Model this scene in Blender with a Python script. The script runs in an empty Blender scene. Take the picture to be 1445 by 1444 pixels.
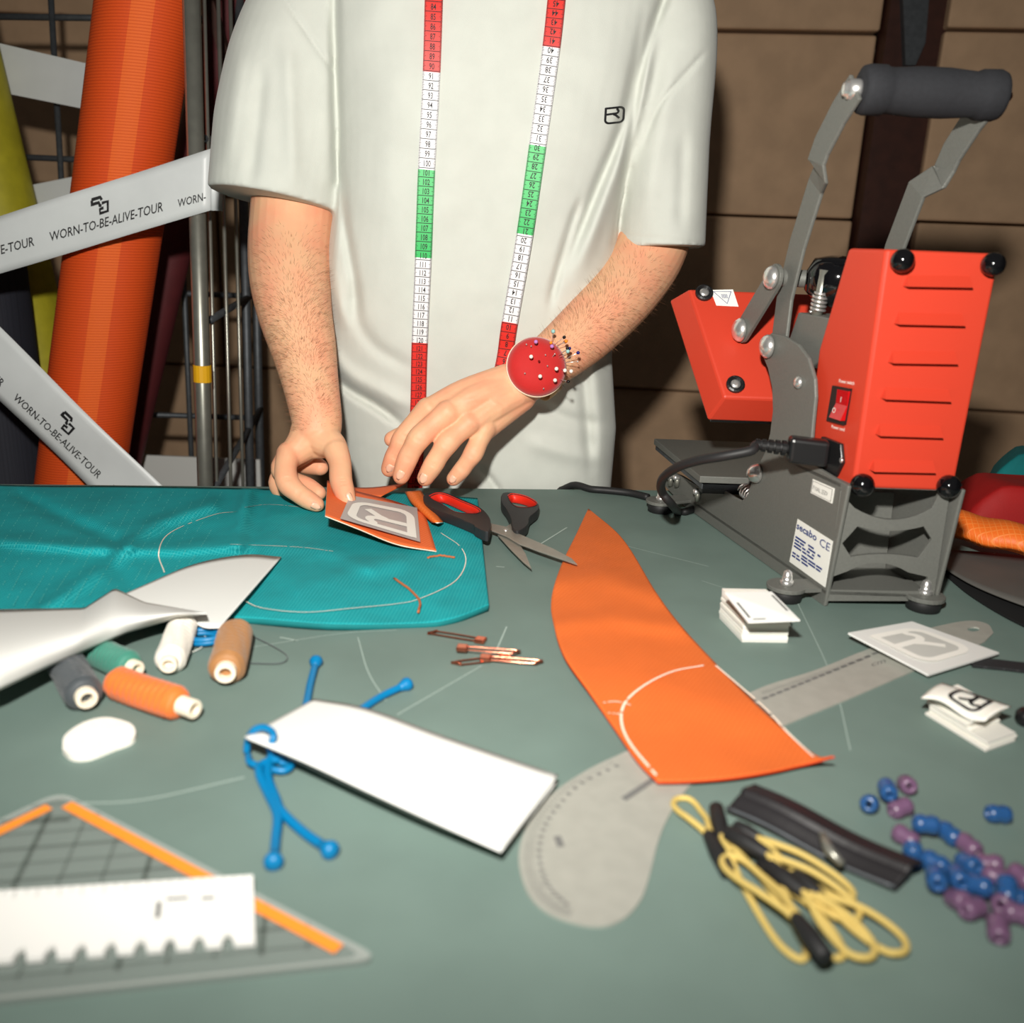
import bpy, bmesh, math, random
import numpy as np
from mathutils import Vector, Matrix
from mathutils.bvhtree import BVHTree
random.seed(7); rng = np.random.default_rng(7)
scn = bpy.context.scene
COL = scn.collection

# ------------------------------------------------------------------ camera, light, exposure
F = 1280.0; PITCH = math.radians(16.5); CAMH = 0.31; Z0 = 0.90      # table top at 0.90 m
cam_d = bpy.data.cameras.new('camera'); cam = bpy.data.objects.new('camera', cam_d); COL.objects.link(cam)
cam_d.sensor_width = 36.0; cam_d.lens = 36.0 * F / 1445.0
cam.location = (0, 0, Z0 + CAMH); ROLL = math.radians(2.3)
cam.rotation_euler = (Matrix.Rotation(math.pi/2-PITCH, 3, 'X') @ Matrix.Rotation(ROLL, 3, 'Z')).to_euler()
cam_d.dof.use_dof = True; cam_d.dof.focus_distance = 1.08; cam_d.dof.aperture_fstop = 5.2
cam_d.clip_start = 0.02
scn.camera = cam
world = bpy.data.worlds.new('world'); scn.world = world; world.use_nodes = True
world.node_tree.nodes['Background'].inputs[0].default_value = (0.9, 0.85, 0.8, 1)
world.node_tree.nodes['Background'].inputs[1].default_value = 0.06
fl_d = bpy.data.lights.new('camera_flash', 'SPOT'); fl = bpy.data.objects.new('camera_flash', fl_d); COL.objects.link(fl)
fl_d.energy = 74; fl_d.color = (1.0, 0.965, 0.90); fl_d.shadow_soft_size = 0.022
fl_d.spot_size = math.radians(124); fl_d.spot_blend = 1.0
fl.location = (-0.055, -0.02, Z0 + CAMH + 0.21)
fl.rotation_euler = (Vector((-0.02, 1.25, Z0 + 0.30)) - fl.location).to_track_quat('-Z', 'Y').to_euler()
vs = scn.view_settings
vs.view_transform = 'Standard'; vs.look = 'None'; vs.gamma = 1.0; vs.use_curve_mapping = False; vs.exposure = 0.0

# ------------------------------------------------------------------ helpers
cP, sP = math.cos(PITCH), math.sin(PITCH); cR, sR = math.cos(ROLL), math.sin(ROLL)
CAMP = np.array([0, 0, CAMH])
def ray(px, py):
    X1 = (px-722.5)/F; Y1 = (py-722.0)/F; X = X1*cR+Y1*sR; Y = -X1*sR+Y1*cR
    return np.array([X, cP-Y*sP, -sP-Y*cP])
def T(px, py, z=0.0):                       # point of the table plane (or a plane z above it)
    r = ray(px, py); return CAMP + r*((z-CAMH)/r[2])
def Yd(px, py, d):                          # point at forward distance d
    r = ray(px, py); return CAMP + r*(d/r[1])
def OP(px, py, p0, n):                      # point on a plane
    r = ray(px, py); n = np.asarray(n, float); return CAMP + r*(np.dot(np.asarray(p0)-CAMP, n)/np.dot(r, n))
def proj(V):
    V = np.asarray(V, float) - CAMP
    D = V[..., 1]*cP - V[..., 2]*sP
    x = V[..., 0]/D; y = (-V[..., 2]*cP-V[..., 1]*sP)/D
    return np.stack([722.5+F*(x*cR-y*sR), 722+F*(x*sR+y*cR), D], -1)
def R(px, p): return px*proj(p)[2]/F        # px size at a point -> metres
def nrm(v): v = np.asarray(v, float); return v/(np.linalg.norm(v)+1e-12)
ORG = {}
MATS = {}
def setp(o, label=None, cat=None, group=None, kind=None):
    if label: o['label'] = label
    if cat: o['category'] = cat
    if group: o['group'] = group
    if kind: o['kind'] = kind
    return o
def node(name, loc, label, cat, group=None):
    o = bpy.data.objects.new(name, None); COL.objects.link(o); o.empty_display_size = .02
    o.location = (loc[0], loc[1], loc[2]+Z0); ORG[o.name] = np.array(loc, float)
    return setp(o, label, cat, group)
def mk(name, V, Fc, mat, parent=None, smooth=False, label=None, cat=None, group=None, kind=None, midx=None):
    V = np.asarray(V, float).reshape(-1, 3)
    if parent is not None: off = ORG[parent.name]
    else: off = np.array([V[:, 0].mean(), V[:, 1].mean(), V[:, 2].min()])
    me = bpy.data.meshes.new(name)
    me.from_pydata((V-off).tolist(), [], [tuple(int(i) for i in f) for f in Fc])
    o = bpy.data.objects.new(name, me); COL.objects.link(o)
    ms = mat if isinstance(mat, (list, tuple)) else [mat]
    for m in ms: me.materials.append(MATS[m])
    if midx is not None: me.polygons.foreach_set('material_index', list(midx))
    bm = bmesh.new(); bm.from_mesh(me); bmesh.ops.recalc_face_normals(bm, faces=bm.faces); bm.to_mesh(me); bm.free()
    if smooth: me.polygons.foreach_set('use_smooth', [True]*len(me.polygons))
    me.update()
    if parent is not None: o.parent = parent
    else: o.location = (off[0], off[1], off[2]+Z0)
    ORG[o.name] = off
    return setp(o, label, cat, group, kind)
class MB:                                    # mesh builder collecting shapes of one part
    def __init__(s): s.V = []; s.F = []; s.M = []
    def add(s, V, Fc, m=0):
        b = len(s.V); s.V += [tuple(v) for v in V]; s.F += [tuple(i+b for i in f) for f in Fc]; s.M += [m]*len(Fc); return s
    def build(s, name, mat, parent=None, **k):
        return mk(name, s.V, s.F, mat, parent, midx=s.M if isinstance(mat, (list, tuple)) else None, **k)
def frame(t, up=(0, 0, 1)):
    t = nrm(t); a = np.cross(t, up)
    if np.linalg.norm(a) < 1e-4: a = np.cross(t, (1, 0, 0))
    a = nrm(a); return a, nrm(np.cross(a, t))
def catmull(P, n):
    P = np.asarray(P, float)
    if len(P) < 3:
        t = np.linspace(0, 1, n)[:, None]; return P[0]*(1-t)+P[-1]*t
    Q = np.vstack([2*P[0]-P[1], P, 2*P[-1]-P[-2]])
    ts = np.linspace(0, len(P)-1-1e-9, n); out = []
    for t in ts:
        i = int(t); u = t-i; a, b, c, d = Q[i:i+4]
        out.append(.5*((2*b)+(-a+c)*u+(2*a-5*b+4*c-d)*u*u+(-a+3*b-3*c+d)*u**3))
    return np.array(out)
def tube(path, rad, seg=8, cap=True, flat=1.0, up=None, closed=False):
    path = np.asarray(path, float); n = len(path)
    rad = np.broadcast_to(np.asarray(rad, float), (n,)); V = []; Fc = []
    prev = None
    for i in range(n):
        if closed: t = path[(i+1) % n]-path[i-1]
        else: t = path[min(i+1, n-1)]-path[max(i-1, 0)]
        t = nrm(t)
        if up is not None: a, b = frame(t, up)
        elif prev is None: a, b = frame(t)
        else:
            a = nrm(prev-t*np.dot(prev, t)); b = np.cross(a, t)
        prev = a
        for k in range(seg):
            th = 2*math.pi*k/seg; V.append(path[i]+rad[i]*(a*math.cos(th)+b*flat*math.sin(th)))
    for i in range(n if closed else n-1):
        j = (i+1) % n
        for k in range(seg):
            l = (k+1) % seg; Fc.append((i*seg+k, i*seg+l, j*seg+l, j*seg+k))
    if cap and not closed: Fc += [tuple(range(seg))[::-1], tuple(range((n-1)*seg, n*seg))]
    return V, Fc
def lathe(p0, axis, prof, seg=16, up=(0, 0, 1)):   # prof: (distance along axis, radius)
    a, b = frame(axis, up); ax = nrm(axis); V = []; Fc = []
    for (h, r) in prof:
        for k in range(seg):
            th = 2*math.pi*k/seg; V.append(np.asarray(p0)+ax*h+r*(a*math.cos(th)+b*math.sin(th)))
    n = len(prof)
    for i in range(n-1):
        for k in range(seg):
            l = (k+1) % seg; Fc.append((i*seg+k, i*seg+l, (i+1)*seg+l, (i+1)*seg+k))
    Fc += [tuple(range(seg))[::-1], tuple(range((n-1)*seg, n*seg))]
    return V, Fc
def box(c, ex, ey, ez):                      # centre and three half vectors
    c, ex, ey, ez = [np.asarray(q, float) for q in (c, ex, ey, ez)]
    V = [c+sx*ex+sy*ey+sz*ez for sz in (-1, 1) for sy in (-1, 1) for sx in (-1, 1)]
    return V, [(0, 2, 3, 1), (4, 5, 7, 6), (0, 1, 5, 4), (2, 6, 7, 3), (0, 4, 6, 2), (1, 3, 7, 5)]
def prism(poly, off):                        # polygon (3D points) extruded by a vector; holes not supported
    P = [np.asarray(p, float) for p in poly]; n = len(P); off = np.asarray(off, float)
    from mathutils.geometry import tessellate_polygon
    tris = tessellate_polygon([[Vector(p) for p in P]])
    V = P+[p+off for p in P]
    Fc = [tuple(t) for t in tris]+[tuple(i+n for i in t)[::-1] for t in tris]
    Fc += [(i, (i+1) % n, n+(i+1) % n, n+i) for i in range(n)]
    return V, Fc
def prism_holes(outer, holes, off):
    from mathutils.geometry import tessellate_polygon
    loops = [[Vector(p) for p in outer]]+[[Vector(p) for p in h] for h in holes]
    tris = tessellate_polygon(loops); flat = [np.array(p) for l in loops for p in l]; n = len(flat)
    V = flat+[p+np.asarray(off) for p in flat]
    Fc = [tuple(t) for t in tris]+[tuple(i+n for i in t)[::-1] for t in tris]; b = 0
    for l in loops:
        m = len(l); Fc += [(b+i, b+(i+1) % m, n+b+(i+1) % m, n+b+i) for i in range(m)]; b += m
    return V, Fc
def grid(nu, nv, fn):
    V = [fn(i/(nu-1), j/(nv-1)) for j in range(nv) for i in range(nu)]
    Fc = [(j*nu+i, j*nu+i+1, (j+1)*nu+i+1, (j+1)*nu+i) for j in range(nv-1) for i in range(nu-1)]
    return V, Fc
def mod_solid(o, th, off=-1):
    m = o.modifiers.new('solid', 'SOLIDIFY'); m.thickness = th; m.offset = off; return o
def mod_bevel(o, w, seg=2):
    m = o.modifiers.new('bevel', 'BEVEL'); m.width = w; m.segments = seg; m.limit_method = 'ANGLE'; m.angle_limit = .6; return o
def mod_sub(o, n=1):
    m = o.modifiers.new('sub', 'SUBSURF'); m.levels = n; m.render_levels = n; return o
def evalmesh(o):                             # apply modifiers in place
    dg = bpy.context.evaluated_depsgraph_get(); dg.update()
    me = bpy.data.meshes.new_from_object(o.evaluated_get(dg)); o.modifiers.clear(); o.data = me; return o
def remesh(V, Fc, vox, smooth_it=4):
    me = bpy.data.meshes.new('tmp'); me.from_pydata([tuple(v) for v in V], [], [tuple(f) for f in Fc])
    o = bpy.data.objects.new('tmp', me); COL.objects.link(o)
    bm = bmesh.new(); bm.from_mesh(me); bmesh.ops.recalc_face_normals(bm, faces=bm.faces); bm.to_mesh(me); bm.free()
    m = o.modifiers.new('r', 'REMESH'); m.mode = 'VOXEL'; m.voxel_size = vox
    s = o.modifiers.new('s', 'SMOOTH'); s.factor = .5; s.iterations = smooth_it
    evalmesh(o); me = o.data; n = len(me.vertices)
    A = np.empty(n*3); me.vertices.foreach_get('co', A); A = A.reshape(-1, 3)
    Fo = [tuple(p.vertices) for p in me.polygons]
    bpy.data.objects.remove(o); return A, Fo
_tc = {}
def textmesh(s, bold=0.0):                   # flat glyph mesh, height of capitals about 0.7, centred on x, baseline 0
    k = (s, bold)
    if k in _tc: return _tc[k]
    cu = bpy.data.curves.new('txt', 'FONT'); cu.body = s; cu.align_x = 'CENTER'; cu.resolution_u = 2; cu.offset = bold
    o = bpy.data.objects.new('txt', cu); COL.objects.link(o)
    dg = bpy.context.evaluated_depsgraph_get(); dg.update()
    me = bpy.data.meshes.new_from_object(o.evaluated_get(dg))
    V = np.array([v.co[:] for v in me.vertices]).reshape(-1, 3); Fc = [tuple(p.vertices) for p in me.polygons]
    bpy.data.objects.remove(o); bpy.data.curves.remove(cu); bpy.data.meshes.remove(me)
    _tc[k] = (V, Fc); return _tc[k]
def put_text(mb, s, origin, xdir, ydir, size, m=0, sx=1.0, bold=0.0):
    V, Fc = textmesh(s, bold)
    W = np.asarray(origin)+size*(V[:, :1]*sx*np.asarray(xdir)+V[:, 1:2]*np.asarray(ydir)); mb.add(W, Fc, m)
def stroke(pts, w, closed=False):            # 2D polyline -> band (verts 2D, quads)
    P = np.asarray(pts, float); n = len(P); L = []; Rr = []
    for i in range(n):
        if closed: t = P[(i+1) % n]-P[i-1]
        else: t = P[min(i+1, n-1)]-P[max(i-1, 0)]
        t = t/(np.linalg.norm(t)+1e-9); nn = np.array([-t[1], t[0]])
        L.append(P[i]+nn*w/2); Rr.append(P[i]-nn*w/2)
    V = L+Rr; Fc = [(i, (i+1) % n, n+(i+1) % n, n+i) for i in range(n if closed else n-1)]
    return V, Fc
def logo2d(w=.085):                          # rounded badge with an R, in the unit square
    def arc(cx, cy, r, a0, a1, n=6): return [(cx+r*math.cos(math.radians(a0+(a1-a0)*i/n)), cy+r*math.sin(math.radians(a0+(a1-a0)*i/n))) for i in range(n+1)]
    out = []
    h = w/2
    o = [(h, 1-h*.2)]+[(h, .5)]+arc(.27, .27, .27-h, 180, 270)+arc(.73, .27, .27-h, -90, 0)+arc(.73, .73, .27-h, 0, 90)+[(h, 1-h)]
    def dens(P, k=.03):
        Q = [np.array(P[0], float)]
        for a, b in zip(P[:-1], P[1:]):
            a, b = np.array(a, float), np.array(b, float); m = max(1, int(np.linalg.norm(b-a)/k)); Q += [a+(b-a)*(i+1)/m for i in range(m)]
        return Q
    out.append(stroke(dens(o), w))
    out.append(stroke(dens([(.62, 1-w)]+arc(.56, .72, .12, 60, -90, 8)+[(w, .58)]), w))
    out.append(stroke(dens([(.44, .57), (.56, .50), (.74, .30)]), w))
    return out
def quadmap(q, lift=0.0):
    q = [np.asarray(p, float) for p in q]; n = nrm(np.cross(q[1]-q[0], q[3]-q[0]))
    return lambda u, v: (q[0]*(1-u)+q[1]*u)*(1-v)+(q[3]*(1-u)+q[2]*u)*v + n*lift
def put2d(mb, shapes, fn, m=0):
    for V, Fc in shapes: mb.add([fn(v[0], v[1]) for v in V], Fc, m)
def interp(pts, n):                          # resample a pixel polyline
    return catmull(np.array(pts, float), n)

# ------------------------------------------------------------------ materials
def mat(name, col, rough=.6, metal=0.0, noise=0.0, nscale=30.0, bump=0.0, bscale=200.0, weave=None, sss=0.0, trans=0.0, ior=1.45, spec=.5, sheen=0.0, alpha=1.0, coat=0.0, col2=None, detail=4.0):
    m = bpy.data.materials.new(name); m.use_nodes = True; nt = m.node_tree; nt.nodes.clear()
    out = nt.nodes.new('ShaderNodeOutputMaterial'); b = nt.nodes.new('ShaderNodeBsdfPrincipled'); nt.links.new(b.outputs[0], out.inputs[0])
    b.inputs['Base Color'].default_value = (*col, 1); b.inputs['Roughness'].default_value = rough; b.inputs['Metallic'].default_value = metal
    b.inputs['IOR'].default_value = ior; b.inputs['Specular IOR Level'].default_value = spec
    b.inputs['Transmission Weight'].default_value = trans; b.inputs['Alpha'].default_value = alpha; b.inputs['Coat Weight'].default_value = coat
    if sheen: b.inputs['Sheen Weight'].default_value = sheen
    if sss:
        b.inputs['Subsurface Weight'].default_value = sss; b.inputs['Subsurface Radius'].default_value = (1, .35, .2); b.inputs['Subsurface Scale'].default_value = .004
    tc = nt.nodes.new('ShaderNodeTexCoord'); co = tc.outputs['Object']; csock = None; hs = None
    if noise:
        n = nt.nodes.new('ShaderNodeTexNoise'); n.inputs['Scale'].default_value = nscale; n.inputs['Detail'].default_value = detail; nt.links.new(co, n.inputs['Vector'])
        mx = nt.nodes.new('ShaderNodeMix'); mx.data_type = 'RGBA'
        c2 = col2 if col2 else tuple(max(0, c*(1-noise)) for c in col); c1 = col if col2 else tuple(min(1, c*(1+noise*.6)) for c in col)
        mx.inputs[6].default_value = (*c1, 1); mx.inputs[7].default_value = (*c2, 1)
        cr = nt.nodes.new('ShaderNodeMapRange'); cr.inputs['From Min'].default_value = .35; cr.inputs['From Max'].default_value = .65
        nt.links.new(n.outputs[0], cr.inputs[0]); nt.links.new(cr.outputs[0], mx.inputs[0]); csock = mx.outputs[2]
    if weave:                                 # dict: scale, rot, dark (line colour factor), amount, width
        mp = nt.nodes.new('ShaderNodeMapping'); mp.inputs['Rotation'].default_value = weave.get('rot', (0, 0, 0)); nt.links.new(co, mp.inputs[0])
        hs_l = []
        for axn in weave.get('axes', 'XY'):
            sp = nt.nodes.new('ShaderNodeSeparateXYZ'); nt.links.new(mp.outputs[0], sp.inputs[0])
            mu = nt.nodes.new('ShaderNodeMath'); mu.operation = 'MULTIPLY'; mu.inputs[1].default_value = weave['scale']*(weave.get('ratio', 1) if axn == 'Y' else 1); nt.links.new(sp.outputs[axn], mu.inputs[0])
            fr = nt.nodes.new('ShaderNodeMath'); fr.operation = 'PINGPONG'; fr.inputs[1].default_value = .5; nt.links.new(mu.outputs[0], fr.inputs[0])
            mr = nt.nodes.new('ShaderNodeMapRange'); mr.inputs['From Min'].default_value = 0; mr.inputs['From Max'].default_value = weave.get('width', .12); mr.inputs['To Min'].default_value = 1; mr.inputs['To Max'].default_value = 0
            nt.links.new(fr.outputs[0], mr.inputs[0]); hs_l.append(mr.outputs[0])
        hs = hs_l[0]
        if len(hs_l) > 1:
            ma = nt.nodes.new('ShaderNodeMath'); ma.operation = 'MAXIMUM'; nt.links.new(hs_l[0], ma.inputs[0]); nt.links.new(hs_l[1], ma.inputs[1]); hs = ma.outputs[0]
        mx2 = nt.nodes.new('ShaderNodeMix'); mx2.data_type = 'RGBA'
        if csock: nt.links.new(csock, mx2.inputs[6])
        else: mx2.inputs[6].default_value = (*col, 1)
        mx2.inputs[7].default_value = (*weave['line'], 1)
        mm = nt.nodes.new('ShaderNodeMath'); mm.operation = 'MULTIPLY'; mm.inputs[1].default_value = weave.get('amount', .5); nt.links.new(hs, mm.inputs[0]); nt.links.new(mm.outputs[0], mx2.inputs[0]); csock = mx2.outputs[2]
    if csock: nt.links.new(csock, b.inputs['Base Color'])
    if bump:
        n2 = nt.nodes.new('ShaderNodeTexNoise'); n2.inputs['Scale'].default_value = bscale; n2.inputs['Detail'].default_value = 3; nt.links.new(co, n2.inputs['Vector'])
        bp = nt.nodes.new('ShaderNodeBump'); bp.inputs['Strength'].default_value = bump; bp.inputs['Distance'].default_value = .001
        h = n2.outputs[0]
        if hs is not None:
            ad = nt.nodes.new('ShaderNodeMath'); ad.operation = 'ADD'; nt.links.new(h, ad.inputs[0]); nt.links.new(hs, ad.inputs[1]); h = ad.outputs[0]
        nt.links.new(h, bp.inputs['Height']); nt.links.new(bp.outputs[0], b.inputs['Normal'])
    MATS[name] = m; return m
def srgb(r, g, b):
    f = lambda c: (c/255/12.92) if c/255 <= .04045 else ((c/255+.055)/1.055)**2.4
    return (f(r), f(g), f(b))
mat('table', srgb(107, 126, 119), .62, noise=.10, nscale=9, bump=.12, bscale=900, spec=.35)
mat('table_edge', srgb(70, 66, 60), .6)
mat('dark_metal', srgb(60, 60, 60), .45, .6)
mat('floor', srgb(90, 86, 80), .7, noise=.15, nscale=6, bump=.1, bscale=80)
mat('wallpaint', srgb(120, 112, 104), .8, noise=.08, nscale=4, bump=.1, bscale=150)
mat('cardboard', srgb(198, 164, 131), .8, noise=.09, nscale=14, bump=.06, bscale=260)
mat('cardboard_dark', srgb(140, 106, 78), .8, noise=.1, nscale=14)
mat('packtape', srgb(150, 112, 78), .35)
mat('wood_dark', srgb(66, 34, 24), .6, noise=.2, nscale=30)
mat('steel', srgb(160, 160, 150), .34, .7, noise=.08, nscale=60)
mat('steel_dark', srgb(92, 96, 100), .5, .5, noise=.15, nscale=90)
mat('chrome', (.85, .84, .82), .28, .85)
mat('black_plastic', srgb(26, 26, 27), .32)
mat('black_gloss', srgb(12, 12, 14), .08, spec=.7)
mat('rubber', srgb(30, 30, 31), .55, bump=.05, bscale=400)
mat('foam', srgb(34, 35, 39), .85, bump=.25, bscale=1500, noise=.1, nscale=300)
mat('press_grey', srgb(112, 113, 108), .5, .25, bump=.28, bscale=900, noise=.05, nscale=400, spec=.4)
mat('press_red', srgb(194, 60, 40), .42, bump=.15, bscale=1200, spec=.4)
mat('switch_red', srgb(200, 16, 24), .15, trans=.2, coat=.5)
mat('sticker', srgb(235, 235, 228), .4)
mat('ink_blue', srgb(28, 52, 120), .6)
mat('ink_black', srgb(28, 28, 30), .6)
mat('ink_grey', srgb(110, 110, 108), .6)
mat('print_white', srgb(240, 238, 230), .5)
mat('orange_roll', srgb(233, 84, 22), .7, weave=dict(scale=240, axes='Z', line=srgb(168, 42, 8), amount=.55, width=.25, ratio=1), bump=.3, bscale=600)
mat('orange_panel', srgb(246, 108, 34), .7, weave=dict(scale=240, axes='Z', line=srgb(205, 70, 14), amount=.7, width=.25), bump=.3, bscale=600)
mat('yellow_roll', srgb(186, 176, 40), .6, noise=.1, nscale=40, bump=.1, bscale=500)
mat('black_roll', srgb(44, 46, 56), .7, weave=dict(scale=220, axes='XY', line=srgb(30, 30, 38), amount=.6), bump=.2)
mat('maroon_roll', srgb(92, 32, 36), .7, noise=.1, bump=.2)
mat('cream_core', srgb(190, 150, 100), .8)
mat('ribbon', srgb(222, 226, 226), .38, noise=.03, nscale=20, bump=.05, bscale=60)
mat('yellow_tape', srgb(240, 180, 30), .4)
mat('teal', srgb(4, 142, 148), .8, noise=.16, nscale=22, weave=dict(scale=330, axes='XY', rot=(0, 0, .1), line=srgb(80, 200, 200), amount=.4, width=.2), bump=.35, bscale=700, spec=.25)
mat('teal_thread', srgb(96, 196, 190), .7)
mat('teal_plain', srgb(0, 110, 112), .85, noise=.15, bump=.3, bscale=900)
mat('orange_cloth', srgb(220, 108, 44), .7, noise=.05, nscale=25, weave=dict(scale=300, axes='XY', rot=(0, 0, .5), line=srgb(205, 84, 22), amount=.4, width=.25), bump=.25, bscale=800)
mat('orange_ripstop', srgb(240, 112, 34), .5, weave=dict(scale=190, axes='XY', rot=(.3, .2, .4), line=srgb(255, 160, 80), amount=.5, width=.14), bump=.25, bscale=500)
mat('orange_edge', srgb(200, 60, 10), .8)
mat('orange_patch', srgb(226, 96, 40), .6, weave=dict(scale=330, axes='XY', rot=(0, 0, .35), line=srgb(255, 150, 90), amount=.5, width=.16), bump=.3, bscale=700)
mat('red_cloth', srgb(160, 14, 14), .7, noise=.08, bump=.15, bscale=500)
mat('chalk', srgb(246, 226, 206), .9)
mat('chalk_white', srgb(240, 236, 226), .85, noise=.04, nscale=60, bump=.2, bscale=300, sss=.1)
mat('chalk_faint', srgb(160, 176, 168), .9)
mat('thread_brown', srgb(176, 100, 60), .8)
mat('paper', srgb(220, 221, 217), .7, bump=.02, bscale=300)
mat('paper_edge', srgb(215, 212, 204), .8)
mat('shirt', srgb(202, 205, 197), .9, noise=.03, nscale=30, bump=.22, bscale=1300, sheen=.15, spec=.2)
mat('trousers', srgb(40, 44, 54), .85, noise=.1, nscale=50, bump=.2)
mat('shoe', srgb(52, 50, 48), .6)
mat('skin', srgb(226, 176, 138), .52, noise=.14, nscale=26, bump=.12, bscale=420, sss=.22, spec=.35, col2=srgb(230, 162, 128))
mat('nail', srgb(240, 188, 160), .3, spec=.5, sss=.1)
mat('hair', srgb(74, 46, 26), .6)
mat('arm_hair', srgb(112, 72, 42), .6)
mat('grey_vinyl', srgb(92, 90, 86), .6, noise=.06, nscale=20)
mat('eye', srgb(235, 232, 226), .2)
mat('tape_red', srgb(218, 44, 36), .45, bump=.08, bscale=2500)
mat('tape_green', srgb(42, 182, 92), .45, bump=.08, bscale=2500)
mat('tape_white', srgb(232, 230, 232), .45, bump=.08, bscale=2500)
mat('cushion', srgb(190, 24, 22), .75, noise=.05, bump=.25, bscale=1400, sheen=.35)
mat('elastic', srgb(214, 180, 120), .5)
mat('cream_plastic', srgb(238, 214, 188), .45)
mat('pin_white', srgb(246, 238, 226), .2); mat('pin_blue', srgb(20, 20, 110), .2); mat('pin_black', srgb(14, 14, 16), .2)
mat('pin_lilac', srgb(190, 130, 200), .25); mat('pin_orange', srgb(245, 140, 30), .25); mat('pin_aqua', srgb(150, 196, 190), .25); mat('pin_red', srgb(120, 14, 14), .3)
mat('copper', srgb(232, 140, 112), .2, 1.0)
mat('blade', srgb(182, 180, 170), .38, .7, noise=.06, nscale=80)
mat('scissor_black', srgb(40, 40, 42), .5, bump=.1, bscale=700)
mat('scissor_red', srgb(226, 44, 26), .45)
mat('alu', srgb(172, 172, 163), .5, .25, noise=.05, nscale=90, bump=.05, bscale=600)
mat('spool_core', srgb(238, 226, 204), .7); mat('spool_hole', srgb(206, 170, 120), .9)
for nme, c in (('white', (232, 226, 214)), ('brown', (160, 112, 66)), ('grey', (64, 70, 74)), ('green', (58, 128, 110)), ('orange', (232, 112, 40))):
    mat('thread_'+nme if nme != 'brown' else 'thread_tan', srgb(*c), .55, weave=dict(scale=900, axes='Z', line=tuple(q*.6 for q in srgb(*c)), amount=.5), bump=.3, bscale=900, sheen=.2)
mat('blue_cord', srgb(0, 112, 164), .4, bump=.1, bscale=900)
mat('yellow_cord', srgb(208, 182, 104), .7, weave=dict(scale=700, axes='XY', line=srgb(170, 140, 50), amount=.4), bump=.3, bscale=900)
mat('blue_bead', srgb(56, 112, 176), .25, trans=.55, coat=.3); mat('purple_bead', srgb(150, 112, 148), .3, trans=.55, coat=.3)
mat('black_vinyl', srgb(34, 32, 34), .38, bump=.1, bscale=200)
mat('webbing', srgb(34, 34, 36), .7, weave=dict(scale=500, axes='XY', line=srgb(66, 66, 68), amount=.6), bump=.4, bscale=600)
mat('shadow_black', srgb(14, 14, 15), .85)  # painted shade below the grey vinyl sheet
mat('acrylic', srgb(176, 186, 180), .12, trans=.0, alpha=.34, ior=1.49)
mat('acrylic_edge', srgb(196, 202, 196), .2, alpha=.4)
mat('grid_ink', srgb(84, 94, 88), .6, alpha=.8)
mat('fluo_orange', srgb(255, 150, 50), .4, alpha=.92)
mat('ruler_white', srgb(236, 236, 232), .35)
mat('refl_grey', srgb(176, 168, 166), .35, alpha=1)
mat('refl_light', srgb(224, 224, 220), .4)
mat('refl_mid', srgb(196, 196, 190), .4)
# ------------------------------------------------------------------ room shell and table
def edge_y(x): return 1.152+0.118*x          # far edge of the table
V, Fc = box((0, .9, -.9-.02), (2.6, 0, 0), (0, 2.2, 0), (0, 0, .02)); mk('floor', V, Fc, 'floor', kind='structure')
V, Fc = box((0, 2.95, .5), (2.6, 0, 0), (0, .03, 0), (0, 0, 1.4)); mk('wall_back', V, Fc, 'wallpaint', kind='structure')
V, Fc = box((-2.6, .9, .5), (.03, 0, 0), (0, 2.2, 0), (0, 0, 1.4)); mk('wall_left', V, Fc, 'wallpaint', kind='structure')
V, Fc = box((2.6, .9, .5), (.03, 0, 0), (0, 2.2, 0), (0, 0, 1.4)); mk('wall_right', V, Fc, 'wallpaint', kind='structure')

tb = node('work_table', (0, .7, -.9), 'long grey-green lino topped work table covered with sewing tools', 'table')
xa, xb = -1.15, 1.25
poly = [(xa, .12, 0), (xb, .12, 0), (xb, edge_y(xb), 0), (xa, edge_y(xa), 0)]
V, Fc = prism(poly, (0, 0, -.028)); o = mk('table_top', V, Fc, 'table', tb); mod_bevel(o, .002)
for (lx, ly) in ((xa+.08, .2), (xb-.08, .2), (xb-.08, edge_y(xb)-.1), (xa+.08, edge_y(xa)-.1)):
    V, Fc = box((lx, ly, -.464), (.025, 0, 0), (0, .025, 0), (0, 0, .436)); mk('leg', V, Fc, 'dark_metal', tb)
V, Fc = box((0.05, .2, -.07), (1.05, 0, 0), (0, .012, 0), (0, 0, .04)); mk('apron', V, Fc, 'dark_metal', tb)
# faint chalk scuffs on the lino
def table_line(name, pts, w, mat_, parent, z=.0004, n=24, wob=0):
    P = interp(pts, n); W = np.array([T(p[0], p[1]) for p in P]); V2, F2 = stroke(W[:, :2], w)
    mk(name, [(v[0], v[1], z) for v in V2], F2, mat_, parent)
for pts, w in (([(350, 915), (480, 895), (560, 890)], .0008), ([(505, 900), (520, 950), (545, 990)], .0007), ([(560, 1010), (620, 975), (680, 940)], .0009),
               ([(700, 920), (715, 885)], .0012), ([(90, 1135), (200, 1130), (345, 1098)], .0012), ([(700, 800), (712, 801)], .0018), ([(1120, 840), (1175, 960), (1200, 1060)], .0006),
               ([(760, 770), (800, 745)], .002), ([(880, 770), (1000, 800)], .0009), ([(990, 820), (1080, 850)], .0007), ([(1395, 835), (1420, 870), (1440, 880)], .001), ([(420, 905), (395, 900)], .0015)):
    table_line('chalk_scuff', pts, w, 'chalk_faint', tb)

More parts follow.
